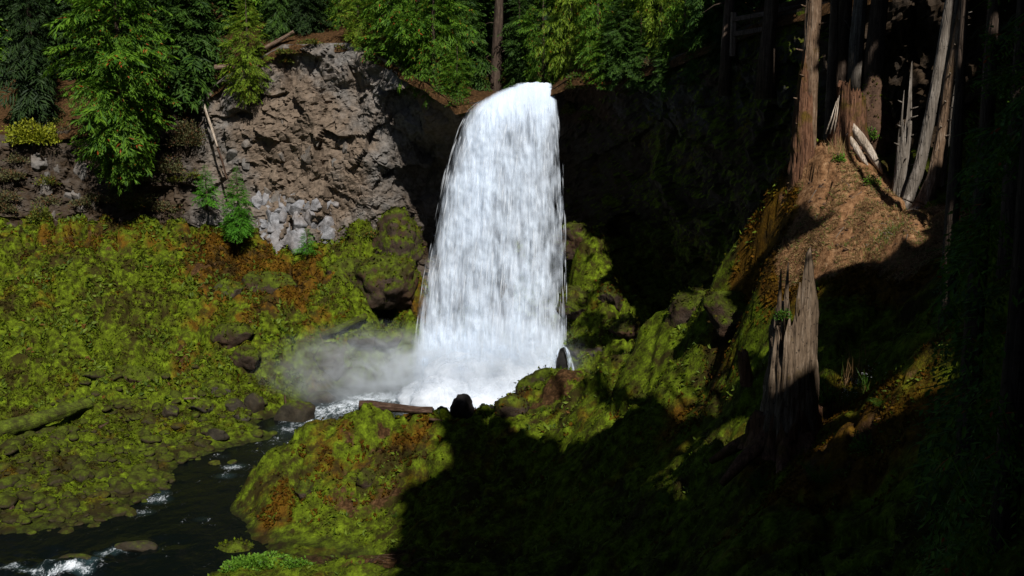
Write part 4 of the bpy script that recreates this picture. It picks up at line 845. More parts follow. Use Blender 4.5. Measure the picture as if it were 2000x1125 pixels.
for i in range(3):
    for z in (.55, 1.35): beam('rail', (fx[i]-.1, -.35*fx[i]-.12, z + .16*fx[i]), (fx[i+1]+.1, -.35*fx[i+1]-.12, z + .16*fx[i+1]), .10, .26, 'rail', fence)
# the small cascade over its rock: two thin veils
casc = empty('cascade', at(1098, 712, 65.9), 'thin white side cascade spilling over a black rock', 'cascade')
cm_ = fall_material('cascade_water', 0.12, 0.30, 3.2, 1.6, 0.12, 6)
for sgn, wd in ((-1, .30), (1, .42)):
    nu, nv = 24, 50; U, W = np.meshgrid(np.linspace(0, 1, nu), np.linspace(0, 1, nv), indexing='ij'); R_ = .55
    xx = sgn*(np.interp(W, [0, .2, .5, 1], [.0, .30, .55, .85]) + (U - .5)*wd*(.5 + W)); zc = np.interp(W, [0, .12, .3, 1], [1.32, 1.25, .8, -1.6]); yc = np.interp(W, [0, .2, 1], [-.15, -.45, -.75]) - .12*np.sin(U*3.1)
    me = mesh('veil', np.stack([xx, yc + .05*vnoise(np.stack([U.ravel()*9, W.ravel()*3, 0*U.ravel()], 1), 3).reshape(U.shape), zc], -1).reshape(-1, 3), grid_faces(nu, nv), attrs=dict(rim=np.minimum(U, 1 - U).ravel()*.5, dense=(.06 - .10*W).ravel()), uv=np.stack([xx*1.5, -zc], -1).reshape(-1, 2))
    obj('veil', me, cm_, casc)
# ------------------------------------------------------------------ foliage kit
def bough_template(seed, n=13, sub=2, wid=0.10, droop=0.30, spread=0.44, curl=0.25, fine=False):
    """one flat drooping spray of a conifer, along +x, unit length"""
    r = np.random.default_rng(seed); P, D, L, W = [], [], [], []
    curve = lambda x: np.array([x, 0.06*math.sin(3*x + seed), 0.06*x - droop*x*x])
    for k in range(n):
        x = 0.12 + 0.86*(k + 0.5*r.random())/n; s = 1 if k % 2 else -1; p = curve(x); a = math.radians(r.uniform(38, 62))
        l = spread*(1 - x)**0.6*(0.8 + 0.4*r.random()) + 0.10
        d = np.array([math.cos(a), s*math.sin(a), -0.25 - curl*r.random()])
        P.append(p); D.append(d); L.append(l*(.8 if fine else 1)); W.append(wid*(0.7 + 0.6*r.random())*(.55 if fine else 1))
        for j in range(sub):
            f = 0.25 + 0.6*(j + r.random())/max(sub, 1); q = p + d*l*f*0.9; b = r.choice([-1, 1])*math.radians(r.uniform(25, 50))
            dd = np.array([d[0]*math.cos(b) - d[1]*math.sin(b), d[0]*math.sin(b) + d[1]*math.cos(b), d[2] - 0.35*r.random()])
            P.append(q); D.append(dd); L.append((.12 + .07*r.random()) if fine else l*(0.55 - 0.25*f)+0.05); W.append(wid*(1.0 if fine else 0.8))
    P.append(curve(0.9)); D.append([1, 0, -.6]); L.append(.22); W.append(wid)
    P = np.array(P); D = np.array(D); U = np.tile([0, 0, 1.0], (len(P), 1)) + r.normal(0, .35, (len(P), 3))
    V, Fa = kites(P, D, U, np.array(L), np.array(W), 0.04); return V, Fa
def near_template(seed):
    """a ferny conifer spray: side twigs set with small flat leaves"""
    r = np.random.default_rng(seed); P, D, L, W = [], [], [], []
    for k in range(20):
        x = .1 + .88*k/20; s = 1 if k % 2 else -1; p = np.array([x, .05*math.sin(3*x+seed), .05*x - .3*x*x]); a = math.radians(r.uniform(42, 62)); l = .36*(1-x)**.6*(.8+.4*r.random()) + .07
        d = np.array([math.cos(a), s*math.sin(a), -.3 - .25*r.random()]); m = max(3, int(l/.035))
        P.append(p); D.append(d); L.append(l); W.append(.010)
        for j in range(m):
            f = (j + .6)/m; b = (1 if j % 2 else -1)*math.radians(48); P.append(p + d*l*f + [0, 0, -.04*f*f]); D.append([d[0]*math.cos(b) - d[1]*math.sin(b), d[0]*math.sin(b) + d[1]*math.cos(b), d[2] - .2]); L.append(.075*(1.1 - .6*f)); W.append(.024)
    P = np.array(P); return kites(P, np.array(D), np.tile([0, 0, 1.0], (len(P), 1)) + r.normal(0, .3, (len(P), 3)), np.array(L), np.array(W), .05)
TPL = {'cedar': [bough_template(k, 13, 5, .042, .38, .42, .5, True) for k in range(4)],
       'hemlock': [bough_template(20+k, 18, 2, .045, .30, .34, .15) for k in range(4)],
       'far': [bough_template(40+k, 11, 1, .13, .30, .42, .3) for k in range(3)],
       'near': [near_template(60+k) for k in range(3)],
       'shade': [bough_template(80+k, 8, 1, .50, .25, .5, .2) for k in range(3)]}
def crown_boughs(H, R, n, r, lo=0.05, shape='cone', droop=0.0, inner=0.3, split=0.0):
    """where each bough starts, its heading, pitch and length"""
    t = lo + (1 - lo)*(np.arange(n) + r.random(n))/n; t = t**1.05
    u = (t - lo)/(1 - lo)
    if shape == 'cone': rad = (1 - u)**0.85*(0.55 + 0.45*np.minimum(1, u/0.12))
    elif shape == 'egg': rad = np.interp(u, [0, .12, .38, .62, 1], [.42, .68, 1, .80, .06])
    elif shape == 'narrow': rad = np.interp(u, [0, .15, .5, .8, 1], [.5, .9, 1, .7, .12])
    else: rad = np.interp(u, [0, .2, .6, 1], [.7, 1, .85, .1])
    az = np.arange(n)*2.39996 + r.normal(0, .4, n); L = R*rad*(0.72 + 0.42*r.random(n)) + 0.02*R
    clump = 0.82 + 0.36*vnoise(np.stack([np.cos(az)*1.6, np.sin(az)*1.6, t*H/max(R, .5)*1.3], 1) + R*3.3, 4)
    L *= clump
    L = np.where(r.random(n) < inner, L*0.55, L)
    pitch = np.radians(np.interp(u, [0, .4, 1], [-14, 2, 38]) - droop) + r.normal(0, .16, n)
    base = np.stack([0*t, 0*t, t*H], 1)
    if split:                                                   # twigs set along the limbs, not only at the trunk
        o = split*r.random(n)**.6*L; base = base + np.stack([np.cos(az), np.sin(az), 0.25*np.sin(pitch)], 1)*o[:, None]; L = np.maximum(L - o, .30*R*rad + .12)*(.75 + .5*r.random(n)); az = az + r.normal(0, .5, n); pitch = pitch + r.normal(0, .2, n)
    return base, az, pitch, L
def place_boughs(tpl, base, az, pitch, L, r, roll=0.3, lat=1.0):
    out = Bag(); k = r.integers(0, len(tpl), len(az))
    for j, (V, Fa) in enumerate(tpl):
        m = np.where(k == j)[0]
        if not len(m): continue
        ca, sa, cp, sp = np.cos(az[m]), np.sin(az[m]), np.cos(pitch[m]), np.sin(pitch[m]); ro = r.normal(0, roll, len(m)); z0 = np.zeros(len(m))
        ex = np.stack([ca*cp, sa*cp, sp], 1); ey0 = np.stack([-sa, ca, z0], 1); ez0 = np.cross(ex, ey0)
        ey = ey0*np.cos(ro)[:, None] + ez0*np.sin(ro)[:, None]; ez = np.cross(ex, ey)
        W = (V[None, :, 0:1]*ex[:, None] + lat*V[None, :, 1:2]*ey[:, None] + V[None, :, 2:3]*ez[:, None])*L[m][:, None, None] + base[m][:, None]
        nv = len(V); out.add(W.reshape(-1, 3), (Fa[None] + (np.arange(len(m))*nv)[:, None, None]).reshape(-1, 4))
    return out
_tree_cache = {}
def tree_meshes(key, H, R, n, tpl, shape, mat, seed, lo=.05, droop=0.0, lat=1.0, tr=None):
    if key in _tree_cache: return _tree_cache[key]
    r = np.random.default_rng(seed); b = crown_boughs(H, R, n, r, lo, shape, droop, split=.75 if tpl == 'cedar' else 0.0)
    cm = place_boughs(TPL[tpl], *b, r, lat=lat).mesh('crown', smooth_shade=False); cm.materials.append(M[mat])
    tr = tr or 0.016*H + 0.05
    V, Fa = tube([(0, 0, -.5), (.02*H, 0, H*.3), (0, .01*H, H*.65), (0, 0, H*.97)], [tr*1.15, tr*.85, tr*.5, tr*.08], 12, seed, .1, .15)
    tm = mesh('trunk', V, quad_tri_clean(Fa)); tm.materials.append(M['bark'])
    _tree_cache[key] = (cm, tm); return cm, tm
def tree(name, loc, label, key, group=None, rz=0.0, scale=1.0, cat='tree', **k):
    cm, tm = tree_meshes(key, **k); o = empty(name, loc, label, cat, group, rz); o.scale = (scale,)*3
    obj('crown', cm, None, o); obj('trunk', tm, None, o); return o
def on_plateau(px, Y, py=100):
    p = at(px, py, Y); z = plateau_z(p[0], p[1]); return np.array([p[0], p[1], z if z is not None else p[2]])

# ------------------------------------------------------------------ trees round the fall
tree('cedar_tree', at(240, 350, 81.3), 'huge bushy green cedar with rust coloured sprays hanging down the cliff', 'big', H=25, R=5.0, n=1500, tpl='cedar', shape='egg', mat='cedar', seed=101, lo=.015, droop=10)
tree('hemlock_tree', on_plateau(372, 88), 'dark drooping hemlock just right of the huge bushy cedar', 'hem', H=15, R=4.6, n=480, tpl='hemlock', shape='cone', mat='hemlock', seed=102, lo=.02, droop=12)
tree('cedar_tree', at(486, 195, 84.0), 'slim yellow green cedar at the left edge of the bare cliff', 'slim', H=8.4, R=2.2, n=480, tpl='cedar', shape='narrow', mat='cedar_yellow', seed=103, lo=.02, droop=14)
tree('young_conifer', at(403, 398, 82.8), 'small bushy conifer beside the white dead stem', 'y1', H=3.1, R=1.6, n=300, tpl='cedar', shape='cone', mat='young', seed=104, lo=.02)
tree('young_conifer', at(466, 460, 82.0), 'bright green cone shaped young conifer at the cliff foot', 'y2', H=5.6, R=2.1, n=640, tpl='cedar', shape='cone', mat='young', seed=105, lo=.01)
tree('young_conifer', at(600, 492, 81.5), 'tiny conifer below the grey basalt blocks', 'y3', H=1.9, R=1.2, n=200, tpl='cedar', shape='cone', mat='young', seed=106, lo=.02)
for k, (px, py, Y, H, R, mt, lab) in enumerate([
    (765, 118, 82.6, 9.5, 3.7, 'cedar', 'broad cedar spreading over the right shoulder of the cliff'),
    (700, 78, 83.8, 6.0, 2.1, 'cedar_yellow', 'small cedar with pale sprays on the cliff rim'),
    (850, 190, 78.6, 10.5, 3.3, 'cedar', 'cedar with rusty sprays hanging over the dark hollow'),
    (893, 196, 77.2, 4.6, 1.7, 'cedar', 'low cedar bush right beside the lip of the fall'),
    (815, 150, 80.6, 13, 3.6, 'cedar', 'tall green cedar behind the hanging cedars'),
    (905, 60, 82, 11, 2.8, 'hemlock', 'dark conifer left of the brown tree trunk'),
    (1062, 128, 79.5, 9, 2.4, 'cedar', 'leafy cedar just behind the lip of the fall'),
    (1015, 110, 82, 10, 2.6, 'hemlock', 'dark conifer above the stream behind the fall'),
    (1115, 112, 77.5, 11, 2.3, 'cedar_yellow', 'slender yellow green cedar right of the fall'),
    (1165, 130, 75.0, 8.5, 2.1, 'cedar', 'green cedar on the rim right of the fall'),
    (1215, 150, 72.0, 7.5, 2.6, 'hemlock', 'dark conifer overhanging the black rock wall'),
    (1290, 150, 70.6, 10, 2.5, 'cedar_yellow', 'brightly lit yellow green cedar above the dark rock wall'),
    (1335, 168, 67.2, 8, 1.8, 'cedar', 'half lit cedar hanging down beside the bright one'),
    (1395, 120, 62.5, 9, 2.2, 'hemlock', 'shaded conifer left of the wooden fence'),
    (1250, 165, 70.4, 5, 1.9, 'hemlock', 'low dark conifer hanging over the rock wall below the bright cedar'),
    (1305, 175, 67.4, 5, 1.9, 'hemlock', 'drooping shaded conifer on the rim of the rock wall'),
    (1365, 150, 64, 6, 2.0, 'hemlock', 'shaded bushy conifer between the bright cedar and the fence'),
    (1420, 120, 59.8, 4, 1.5, 'dark_fir', 'small dark conifer below the end of the fence'),
    (1185, 165, 73.2, 4.5, 1.8, 'cedar', 'small cedar hanging over the rim right of the fall'),
    (60, 130, 88, 18, 4.0, 'dark_fir', 'dark fir in the shade left of the huge cedar'),
    (600, 55, 88, 9, 2.8, 'dark_fir', 'dark fir behind the bare cliff top'),
    (665, 45, 89, 8, 2.4, 'cedar', 'small green cedar behind the bare cliff top'),
    (545, 62, 88, 12, 2.6, 'hemlock', 'thin dark hemlock behind the slim yellow cedar')]):
    loc = at(px, py, Y); z = plateau_z(loc[0], loc[1])
    if z is not None and k not in (2, 3, 4, 0, 11, 12, 14, 15, 16, 17, 18): loc[2] = z
    cd = 'cedar' in mt; sh = ['full', 'egg', 'narrow'][k % 3] if cd else 'cone'
    o = tree('cedar_tree' if cd else 'conifer_tree', loc, lab, 'rim' + str(cd) + sh, rz=k*1.3, H=9.0, R=3.0, n=430, tpl='cedar' if cd else 'hemlock', shape=sh, mat=mt, seed=120+k, lo=.01, droop=12)
    o.scale = (R/3.0, R/3.0, H/9.0); sl_ = o.children[0].material_slots[0]; sl_.link = 'OBJECT'; sl_.material = M[mt]
# bare trunks standing on the rim
for px, Y, r, lab in [(967, 83, .38, 'thick brown trunk rising left of the fall lip'), (552, 88.5, .2, 'thin dark trunk behind the cliff rim'), (1000, 90, .3, 'dark trunk behind the stream above the fall'),
                      (1500, 55, .34, 'shaded blue grey trunk standing beside the fence'), (1418, 58.5, .24, 'thin shaded trunk leaning at the end of the fence'),
                      (1640, 47, .38, 'dark moss hung trunk behind the rotten stump'), (1672, 46.5, .25, 'slim shaded trunk behind the rotten stump'), (1710, 46, .34, 'dark trunk with tangled dead branches behind the spiky snag')]:
    p = on_plateau(px, Y); o = empty('bare_tree', p, lab, 'tree'); H = 16
    obj('trunk', tube_mesh('trunk', [(0, 0, -2.5), (0, 0, .4), (.02*H, 0, H*.4), (.03*H, 0, H)], [r*1.5, r*1.15, r*.9, r*.6], 22, int(px), .12, .2), M['bark' if r != .25 else 'snag_grey'], o)
    rr = np.random.default_rng(int(px))
    for k in range(7):
        a = rr.uniform(0, 6.28); z = rr.uniform(1.2, 9); d = np.array([math.cos(a), math.sin(a), rr.uniform(-.5, .1)]); L = rr.uniform(.7, 1.8)
        obj('dead_branch', tube_mesh('dead_branch', [np.array([.02*z, 0, z]), np.array([.02*z, 0, z]) + d*L*.5, np.array([.02*z, 0, z]) + d*L + [0, 0, -.2*L]], [.05, .035, .012], 6, k, .2), M['bark'], o)
# forest behind: copies of a few kinds
kinds = [('dark_fir', 'fir', 17, 3.2, 'far', 'cone'), ('hemlock', 'hemlock', 14, 3.0, 'far', 'cone'), ('cedar', 'cedar', 13, 3.0, 'far', 'full'), ('dark_fir', 'fir', 21, 3.8, 'far', 'cone')]
FL = {0: 'dark green fir in the forest above the cliffs', 1: 'drooping hemlock in the forest above the cliffs', 2: 'bushy cedar in the forest above the cliffs', 3: 'tall dark fir deep in the forest above the cliffs'}
r_ = np.random.default_rng(77); placed = []
for tries in range(4000):
    if len(placed) >= 96: break
    px = r_.uniform(-120, 1560); Y = r_.uniform(84, 118) if px < 1150 else r_.uniform(60, 105)
    p = at(px, 100, Y); z = plateau_z(p[0], p[1])
    if z is None: continue
    dr = np.hypot(rim[:, 0] - p[0], rim[:, 1] - p[1]).min()
    if dr < 6.5 or any((p[0]-q[0])**2 + (p[1]-q[1])**2 < 6.5 for q in placed): continue
    if abs(p[0] - 0.8) < 1.6 and dr < 12: continue
    placed.append(p); k = int(r_.integers(0, 4))
    if dr > 22: k = 3 if r_.random() < .6 else 0  # deeper trees take the dark leaf colour in place of shade
    elif dr > 11 and k == 2: k = 0
    mt, nm, H, R, tp, sh = kinds[k]
    tree(nm + '_tree', (p[0], p[1], z - .2), FL[k], 'far%d' % k, group=nm + ' trees in the forest above the cliffs' + (' (tall)' if k == 3 else ''), rz=r_.uniform(0, 6.28), scale=r_.uniform(.75, 1.25), H=H, R=R, n=430, tpl=tp, shape=sh, mat=mt, seed=160+k, lo=.03, droop=8)
# ------------------------------------------------------------------ shrubs and small plants
def leaf_cloud(n, rad, leaf, seed, flat=0.7, w=0.55, up=0.4):
    r = np.random.default_rng(seed); d = r.normal(size=(n, 3)); d /= np.linalg.norm(d, axis=1, keepdims=True); d[:, 2] = np.abs(d[:, 2])*1.1 - .15
    k = r.random(n)**.45*(0.75 + .35*vnoise(d*2.2 + seed, seed)); P = d*k[:, None]*np.array(rad)
    D = d + r.normal(0, .7, (n, 3)) + [0, 0, up]; U = r.normal(0, .6, (n, 3)) + [0, -.3, 1.0]; L = leaf*(0.6 + .8*r.random(n)); return kites(P, D, U, L, L*w, .06)
def shrub(name, p, rad, leaf, n, m, label, seed, cat='shrub', group=None, stems=5):
    o = empty(name, p, label, cat, group); V, Fa = leaf_cloud(n, rad, leaf, seed); obj('foliage', mesh('foliage', V, Fa, False), M[m], o); r = np.random.default_rng(seed); b = Bag()
    for k in range(stems):
        d = np.array([r.normal(0, .45)*rad[0], r.normal(0, .45)*rad[1], rad[2]*.8]); V, Fa = tube([(0, 0, -.35*rad[2]), d*.4, d], [.035*rad[2]+.01, .02*rad[2]+.008, .006], 5); b.add(V, quad_tri_clean(Fa))
    obj('stem', b.mesh('stem'), M['bark'], o); return o
for k in range(16):
    px, py = r_.uniform(0, 420), r_.uniform(300, 425); h = on_cliff(px, py)
    if h is None or 180 < px < 300 and py < 350: continue
    m_, lab_ = [('shrub_grey', 'dry olive bush clinging to the dark left rocks'), ('shrub', 'green bush clinging to the dark left rocks'), ('shrub_grey', 'dry olive bush clinging to the dark left rocks')][k % 3]
    s_ = r_.uniform(.6, 1.3); shrub('shrub', h[0] + h[1]*.3, (s_*1.3, s_*.8, s_*.8), .17, int(420*s_), m_, lab_, 700+k, group=('dry' if 'grey' in m_ else 'green') + ' bushes on the left rocks', stems=3)
h = on_cliff(60, 292); p = h[0] + h[1]*.9 if h else at(60, 290, 82)
shrub('shrub', p + [0, 0, .3], (3.0, 1.7, 2.3), .26, 2600, 'shrub_yellow', 'bright yellow green shrub on the left rock ledge', 1)
for k, (px, py, rx, rz2, m, lab) in enumerate([(1000, 140, 1.5, 1.0, 'shrub', 'yellow olive bush above the lip of the fall'), (948, 128, 1.1, .7, 'shrub', 'low brownish bush on the slope left of the lip'), (1130, 160, 1.2, 1.1, 'shrub', 'rusty bush right of the lip'),
        (1110, 215, .7, .9, 'shrub', 'green plants clinging right of the falling water'), (1160, 235, .9, .6, 'shrub', 'leafy clump on the pale ledge right of the fall'), (30, 345, 1.3, .6, 'shrub_grey', 'pale dry bush under the yellow shrub'),
        (250, 392, 2.0, .8, 'shrub_grey', 'grey green bush below the huge cedar'), (310, 410, 1.6, .7, 'shrub_grey', 'dry bush between dark rocks at the cliff foot'), (185, 395, 1.1, .8, 'shrub_grey', 'brownish bush left of the cedar foot'), (80, 430, 1.0, 1.0, 'shrub', 'green bush against the dark cliff foot'),
        (370, 280, 1.7, 2.2, 'shrub_grey', 'sparse olive thicket left of the white dead stem'), (330, 340, 1.4, 1.2, 'shrub_grey', 'sparse thicket below the hemlock'), (8, 400, 1.0, 1.1, 'shrub_grey', 'pale bush at the far end of the cliff foot'), (450, 455, 1.2, .6, 'shrub', 'low bush beside the cone shaped conifer'),
        (560, 95, 1.5, .45, 'shrub', 'flat green mat on top of the bare cliff'), (610, 92, 1.2, .4, 'shrub', 'second green mat on the bare cliff top'), (565, 118, .8, .5, 'shrub', 'small tuft hanging from the cliff top'), (910, 215, .9, .9, 'shrub', 'green plants left of the lip'),
        (640, 470, 1.0, .5, 'shrub', 'low plants below the basalt blocks'), (720, 470, 1.2, .5, 'shrub', 'yellowish plants at the mouth of the hollow')]):
    h = on_cliff(px, py); p = h[0] + h[1]*.15 if h else on_plateau(px, 84)
    if py > 425: p = G(px, py)
    kk = 1.35 if px < 460 else 1.0; p = p + (h[1]*.3 if h and py <= 425 else 0)
    shrub('shrub', p, (rx*kk, rx*.7*kk, rz2*kk), .17, int(560*rx*rz2*kk+150), m, lab, 20+k)
shrub('leafy_plant', gput(505, 1100), (1.5, .8, .35), .13, 1500, 'leafy', 'bright green leafy plants at the water edge of the mound', 50, 'plant')
shrub('leafy_plant', gput(455, 1112), (.6, .5, .3), .11, 420, 'leafy', 'small leafy clump beside the bright leafy plants', 51, 'plant')
shrub('leafy_plant', gput(575, 1105), (.8, .5, .25), .10, 420, 'leafy', 'low leafy clump on the bare earth of the mound', 52, 'plant')
for k, (px, py, s, lab) in enumerate([(1618, 790, .55, 'bright green feathery plant right of the tall stump'), (1600, 760, .35, 'yellow green leaves at the foot of the tall stump'), (1640, 320, .3, 'small green plant by the bleached slab'), (1705, 365, .35, 'leafy sprig beside the swept root'),
        (1545, 590, .3, 'mossy leaves on the shoulder of the tall stump'), (1690, 880, .5, 'dim leafy plant below the tall stump'), (1745, 270, .4, 'yellow green leaves on the root mass')]):
    p = gput(px, py) if k != 4 else bp + np.array([-.3, -.25, 3.5]); 
    if k == 6: p = at(1700, 268, 36.4)
    shrub('leafy_plant', p, (s, s*.7, s*1.1), .07, int(900*s), 'leafy' if k != 4 else 'fern', lab, 60+k, 'plant', stems=3)
def fern(name, p, R, n, seed, label, m='fern', group=None):
    r = np.random.default_rng(seed); b = crown_boughs(.3*R, R, n, r, .2, 'full', -30, 0.0); o = empty(name, p, label, 'fern', group)
    Bg = place_boughs(TPL['near'], b[0]*np.array([1, 1, .3]), b[1], np.abs(b[2])*.8 + .5, b[3]*.9 + .2*R, r, .15, .55); obj('fronds', Bg.mesh('fronds', smooth_shade=False), M[m], o); return o
for k, (px, py, R, lab) in enumerate([(1545, 905, .55, 'dim fern at the foot of the tall stump'), (1480, 960, .6, 'fern in shade below the tall stump'), (1600, 960, .7, 'fern in deep shade on the dark slope'), (1720, 800, .5, 'fern right of the flowering plants'), (1420, 900, .5, 'fern on the mossy flank of the spur'), (1300, 1000, .6, 'fern low in the dark hollow'), (770, 1015, .35, 'fern on the shaded side of the mound')]):
    fern('fern', gput(px, py), R, 16, 80+k, lab)
# flowering stalks and dry grass
def stalks(name, p, n, h, spread, m, label, seed, flower=False, cat='plant'):
    r = np.random.default_rng(seed); o = empty(name, p, label, cat); a = r.uniform(0, 6.28, n); d = np.stack([np.cos(a)*r.random(n)*spread, np.sin(a)*r.random(n)*spread*.6, 0*a], 1)
    L = h*(0.5 + .6*r.random(n)); D = np.stack([r.normal(0, .28, n), r.normal(0, .2, n), np.ones(n)], 1); d[:, 2] = [height_at(p[0]+q[0], p[1]+q[1]) - p[2] for q in d]
    V, Fa = kites(d - [0, 0, .03], D, np.tile([0, -1.0, .1], (n, 1)), L, np.full(n, .012), .05); tag(obj('stalks', mesh('stalks', V, Fa, False), M[m], o), kind='stuff')
    if flower:
        Dn = D/np.linalg.norm(D, axis=1, keepdims=True); tip = d + Dn*L[:, None]; sel = r.random(n) < .6; B = Bag()
        for t in tip[sel]:
            for j in range(6): B.add(*kites([t], [[math.cos(j*1.05), math.sin(j*1.05), .3]], [[0, 0, 1]], [.022], [.014]))
        tag(obj('flowers', B.mesh('flowers', smooth_shade=False), M['petal'], o), kind='stuff')
    return o
stalks('flowering_plant', gput(1660, 790), 90, .55, .45, 'fern', 'white flowered plants right of the tall stump', 1, True)
stalks('flowering_plant', gput(1690, 770), 60, .5, .35, 'fern', 'second clump of white flowers beside the dry grass', 2, True)
stalks('dry_grass', gput(1660, 750), 60, 1.0, .6, 'dry_grass', 'thin dry grass stalks behind the white flowers', 3, cat='grass')
stalks('flowering_plant', gput(1725, 470), 70, .35, .6, 'fern', 'white flowers on the sunlit end of the ridge', 4, True)
stalks('dry_grass', gput(1640, 300), 80, .6, .5, 'dry_grass', 'dry grass at the foot of the rotten stump', 5, cat='grass')
stalks('dry_grass', at(1690, 180, 37.2), 60, .5, .6, 'dry_grass', 'dry grass hanging on the root mass', 6, cat='grass')
for k, (px, py) in enumerate([(715, 1100), (760, 1090), (800, 1105)]):
    p = gput(px, py); o = empty('bare_branch', p, ['bare dark twig arching over the bottom of the mound', 'forked bare twig on the shaded foot of the mound', 'dark twig tangle at the edge of deep shade'][k], 'branch'); r = np.random.default_rng(k)
    for j in range(5):
        a = r.uniform(-.6, .6); L = r.uniform(.6, 1.5); obj('twig', tube_mesh('twig', [(0, 0, -.1), (L*.4*math.cos(a), L*.2*math.sin(a), .25), (L*math.cos(a), L*.5*math.sin(a), .2 - .2*r.random())], [.022, .014, .005], 5, j, .2), M['wet_log'], o)
# ------------------------------------------------------------------ moss tufts over the ground: stuff
def tuft_layer(name, sel, n, m, label, seed, k_len=0.0024, wid=0.6, blades=1, lift=0.75):
    r = np.random.default_rng(seed); f = gF[sel & tuftc]; f = f[r.integers(0, len(f), n)]; w = r.random((n, 4)); w /= w.sum(1, keepdims=True)
    P = (GV[f]*w[..., None]).sum(1); e1 = GV[f[:, 1]] - GV[f[:, 0]]; e2 = GV[f[:, 3]] - GV[f[:, 0]]; N = np.cross(e1, e2); N /= np.linalg.norm(N, axis=1, keepdims=True); N[N[:, 2] < 0] *= -1
    B = Bag()
    for b in range(blades):
        L = P[:, 1]*k_len*(0.4 + 1.2*r.random(n)**1.5); T = r.normal(0, 1, (n, 3)); T -= (T*N).sum(1, keepdims=True)*N; T /= np.linalg.norm(T, axis=1, keepdims=True); D = T + N*lift*(.3 + r.random((n, 1))); B.add(*kites(P + N*.01, D, N + r.normal(0, .3, (n, 3)), L, L*wid, .08))
    return tag(obj(name, B.mesh(name, smooth_shade=False), M[m]), label, kind='stuff')
fr = gat['rust'][gF].mean(1) + 0.28*fbm(np.stack([cx, cy, 0*cx], 1)*.9, 3, 200); fd = gat['dirt'][gF].mean(1) + 0.3*fbm(np.stack([cx, cy, 0*cx], 1)*1.3, 3, 201); fzv = GV[:, 2][gF].mean(1)
tuftc = fbm(np.stack([cx, cy, 0*cx], 1)*1.9, 3, 203) + .5*fbm(np.stack([cx, cy, 0*cx], 1)*.6, 2, 204) > -.12
veg = (fzv > .30) & (fd < .48); rusty = fr + np.random.default_rng(3).uniform(-.22, .22, len(fr)) > .66
tuft_layer('moss', left_m & veg & ~rusty & (fzv > .45), 100000, 'moss_tuft', 'soft green moss cushions over the left slope', 1)
tuft_layer('moss', left_m & veg & rusty & (fzv > .7), 20000, 'moss_rust', 'rusty moss over the upper left slope', 2)
tuft_layer('moss', ~left_m & veg & ~rusty, 64000, 'moss_tuft', 'green moss and small plants over the near banks', 3, .0032)
tuft_layer('moss', ~left_m & veg & rusty, 26000, 'moss_rust', 'rusty moss over the near banks', 4, .0032)
tuft_layer('dry_grass', ~left_m & (fd > .5) & (fzv > 8) & (cy > 28), 30000, 'dry_grass', 'dry brown litter and grass on the bare ridge top', 5, .0036, .12, 1, .6)
herb = fbm(np.stack([cx, cy, 0*cx], 1)*.55, 4, 210) > .16
tuft_layer('ground_plants', left_m & veg & herb & (fzv > 1.2), 9000, 'herb', 'small leafy plants growing in patches on the left slope', 6, .0046, .5, 1, 1.1)
tuft_layer('ground_plants', ~left_m & veg & herb, 15000, 'herb', 'small leafy plants growing in patches on the near banks', 7, .0046, .45, 1, 1.1)
# plants along the rim of the cliffs
r_ = np.random.default_rng(55)
for k in range(46):
    i = int(r_.integers(60, 330)); q = rim[i] + np.array([outd[i, 0], outd[i, 1], 0])*r_.uniform(-.1, 1.6)
    if abs(q[0] - .4) < 3.2: continue
    z = plateau_z(q[0], q[1]); s = r_.uniform(.5, 1.3)
    shrub('rim_shrub', (q[0], q[1], (z if z is not None else q[2]) - .1), (s, s*.8, s*.6), .15, int(260*s), ['shrub', 'shrub_grey', 'fern'][k % 3], ['low olive shrub on the rim of the cliffs', 'dry shrub on the rim of the cliffs', 'low green plant on the rim of the cliffs'][k % 3], 500+k, group=['olive', 'dry', 'green'][k % 3] + ' plants along the cliff rim', stems=2)
# the rest of the forest that rings the valley, left of the view and behind the viewer
for k in range(44):
    x, y = (r_.uniform(-75, -52), r_.uniform(5, 80)) if k < 24 else (r_.uniform(-48, 2), r_.uniform(-40, -9))
    j = [0, 3, 1, 3][k % 4]; mt, nm, H, R, tp, sh = kinds[j]
    tree(nm + '_tree', (x, y, float(np.clip(base_height([x], [y])[0] - .3, -1, 34))), 'tall conifer of the forest ringing the valley', 'far%d' % j, group='forest ringing the valley', rz=r_.uniform(0, 6.28), scale=r_.uniform(1.2, 1.7), H=H, R=R, n=430, tpl=tp, shape=sh, mat=mt, seed=160+j, lo=.03, droop=8)
# loose stones on the ridge top
r_ = np.random.default_rng(91); B = Bag(); V0, F0 = ICO[2]
qx, qy, _d = project(GV); ok_ = np.where((qx > 1560) & (qx < 1800) & (qy > 335) & (qy < 490) & (GV[:, 1] < 40))[0]
for k in range(300):
    p = GV[r_.choice(ok_)]; s = .02 + .06*r_.random()**2; V = V0*(1 + .35*vnoise(V0*1.4 + k, 7))[:, None]; B.add(V*np.array([1.2, 1, .7])*s + p, F0)
tag(obj('pebbles', B.mesh('pebbles'), M['soil']), 'small loose stones on the bare ridge top', kind='stuff')
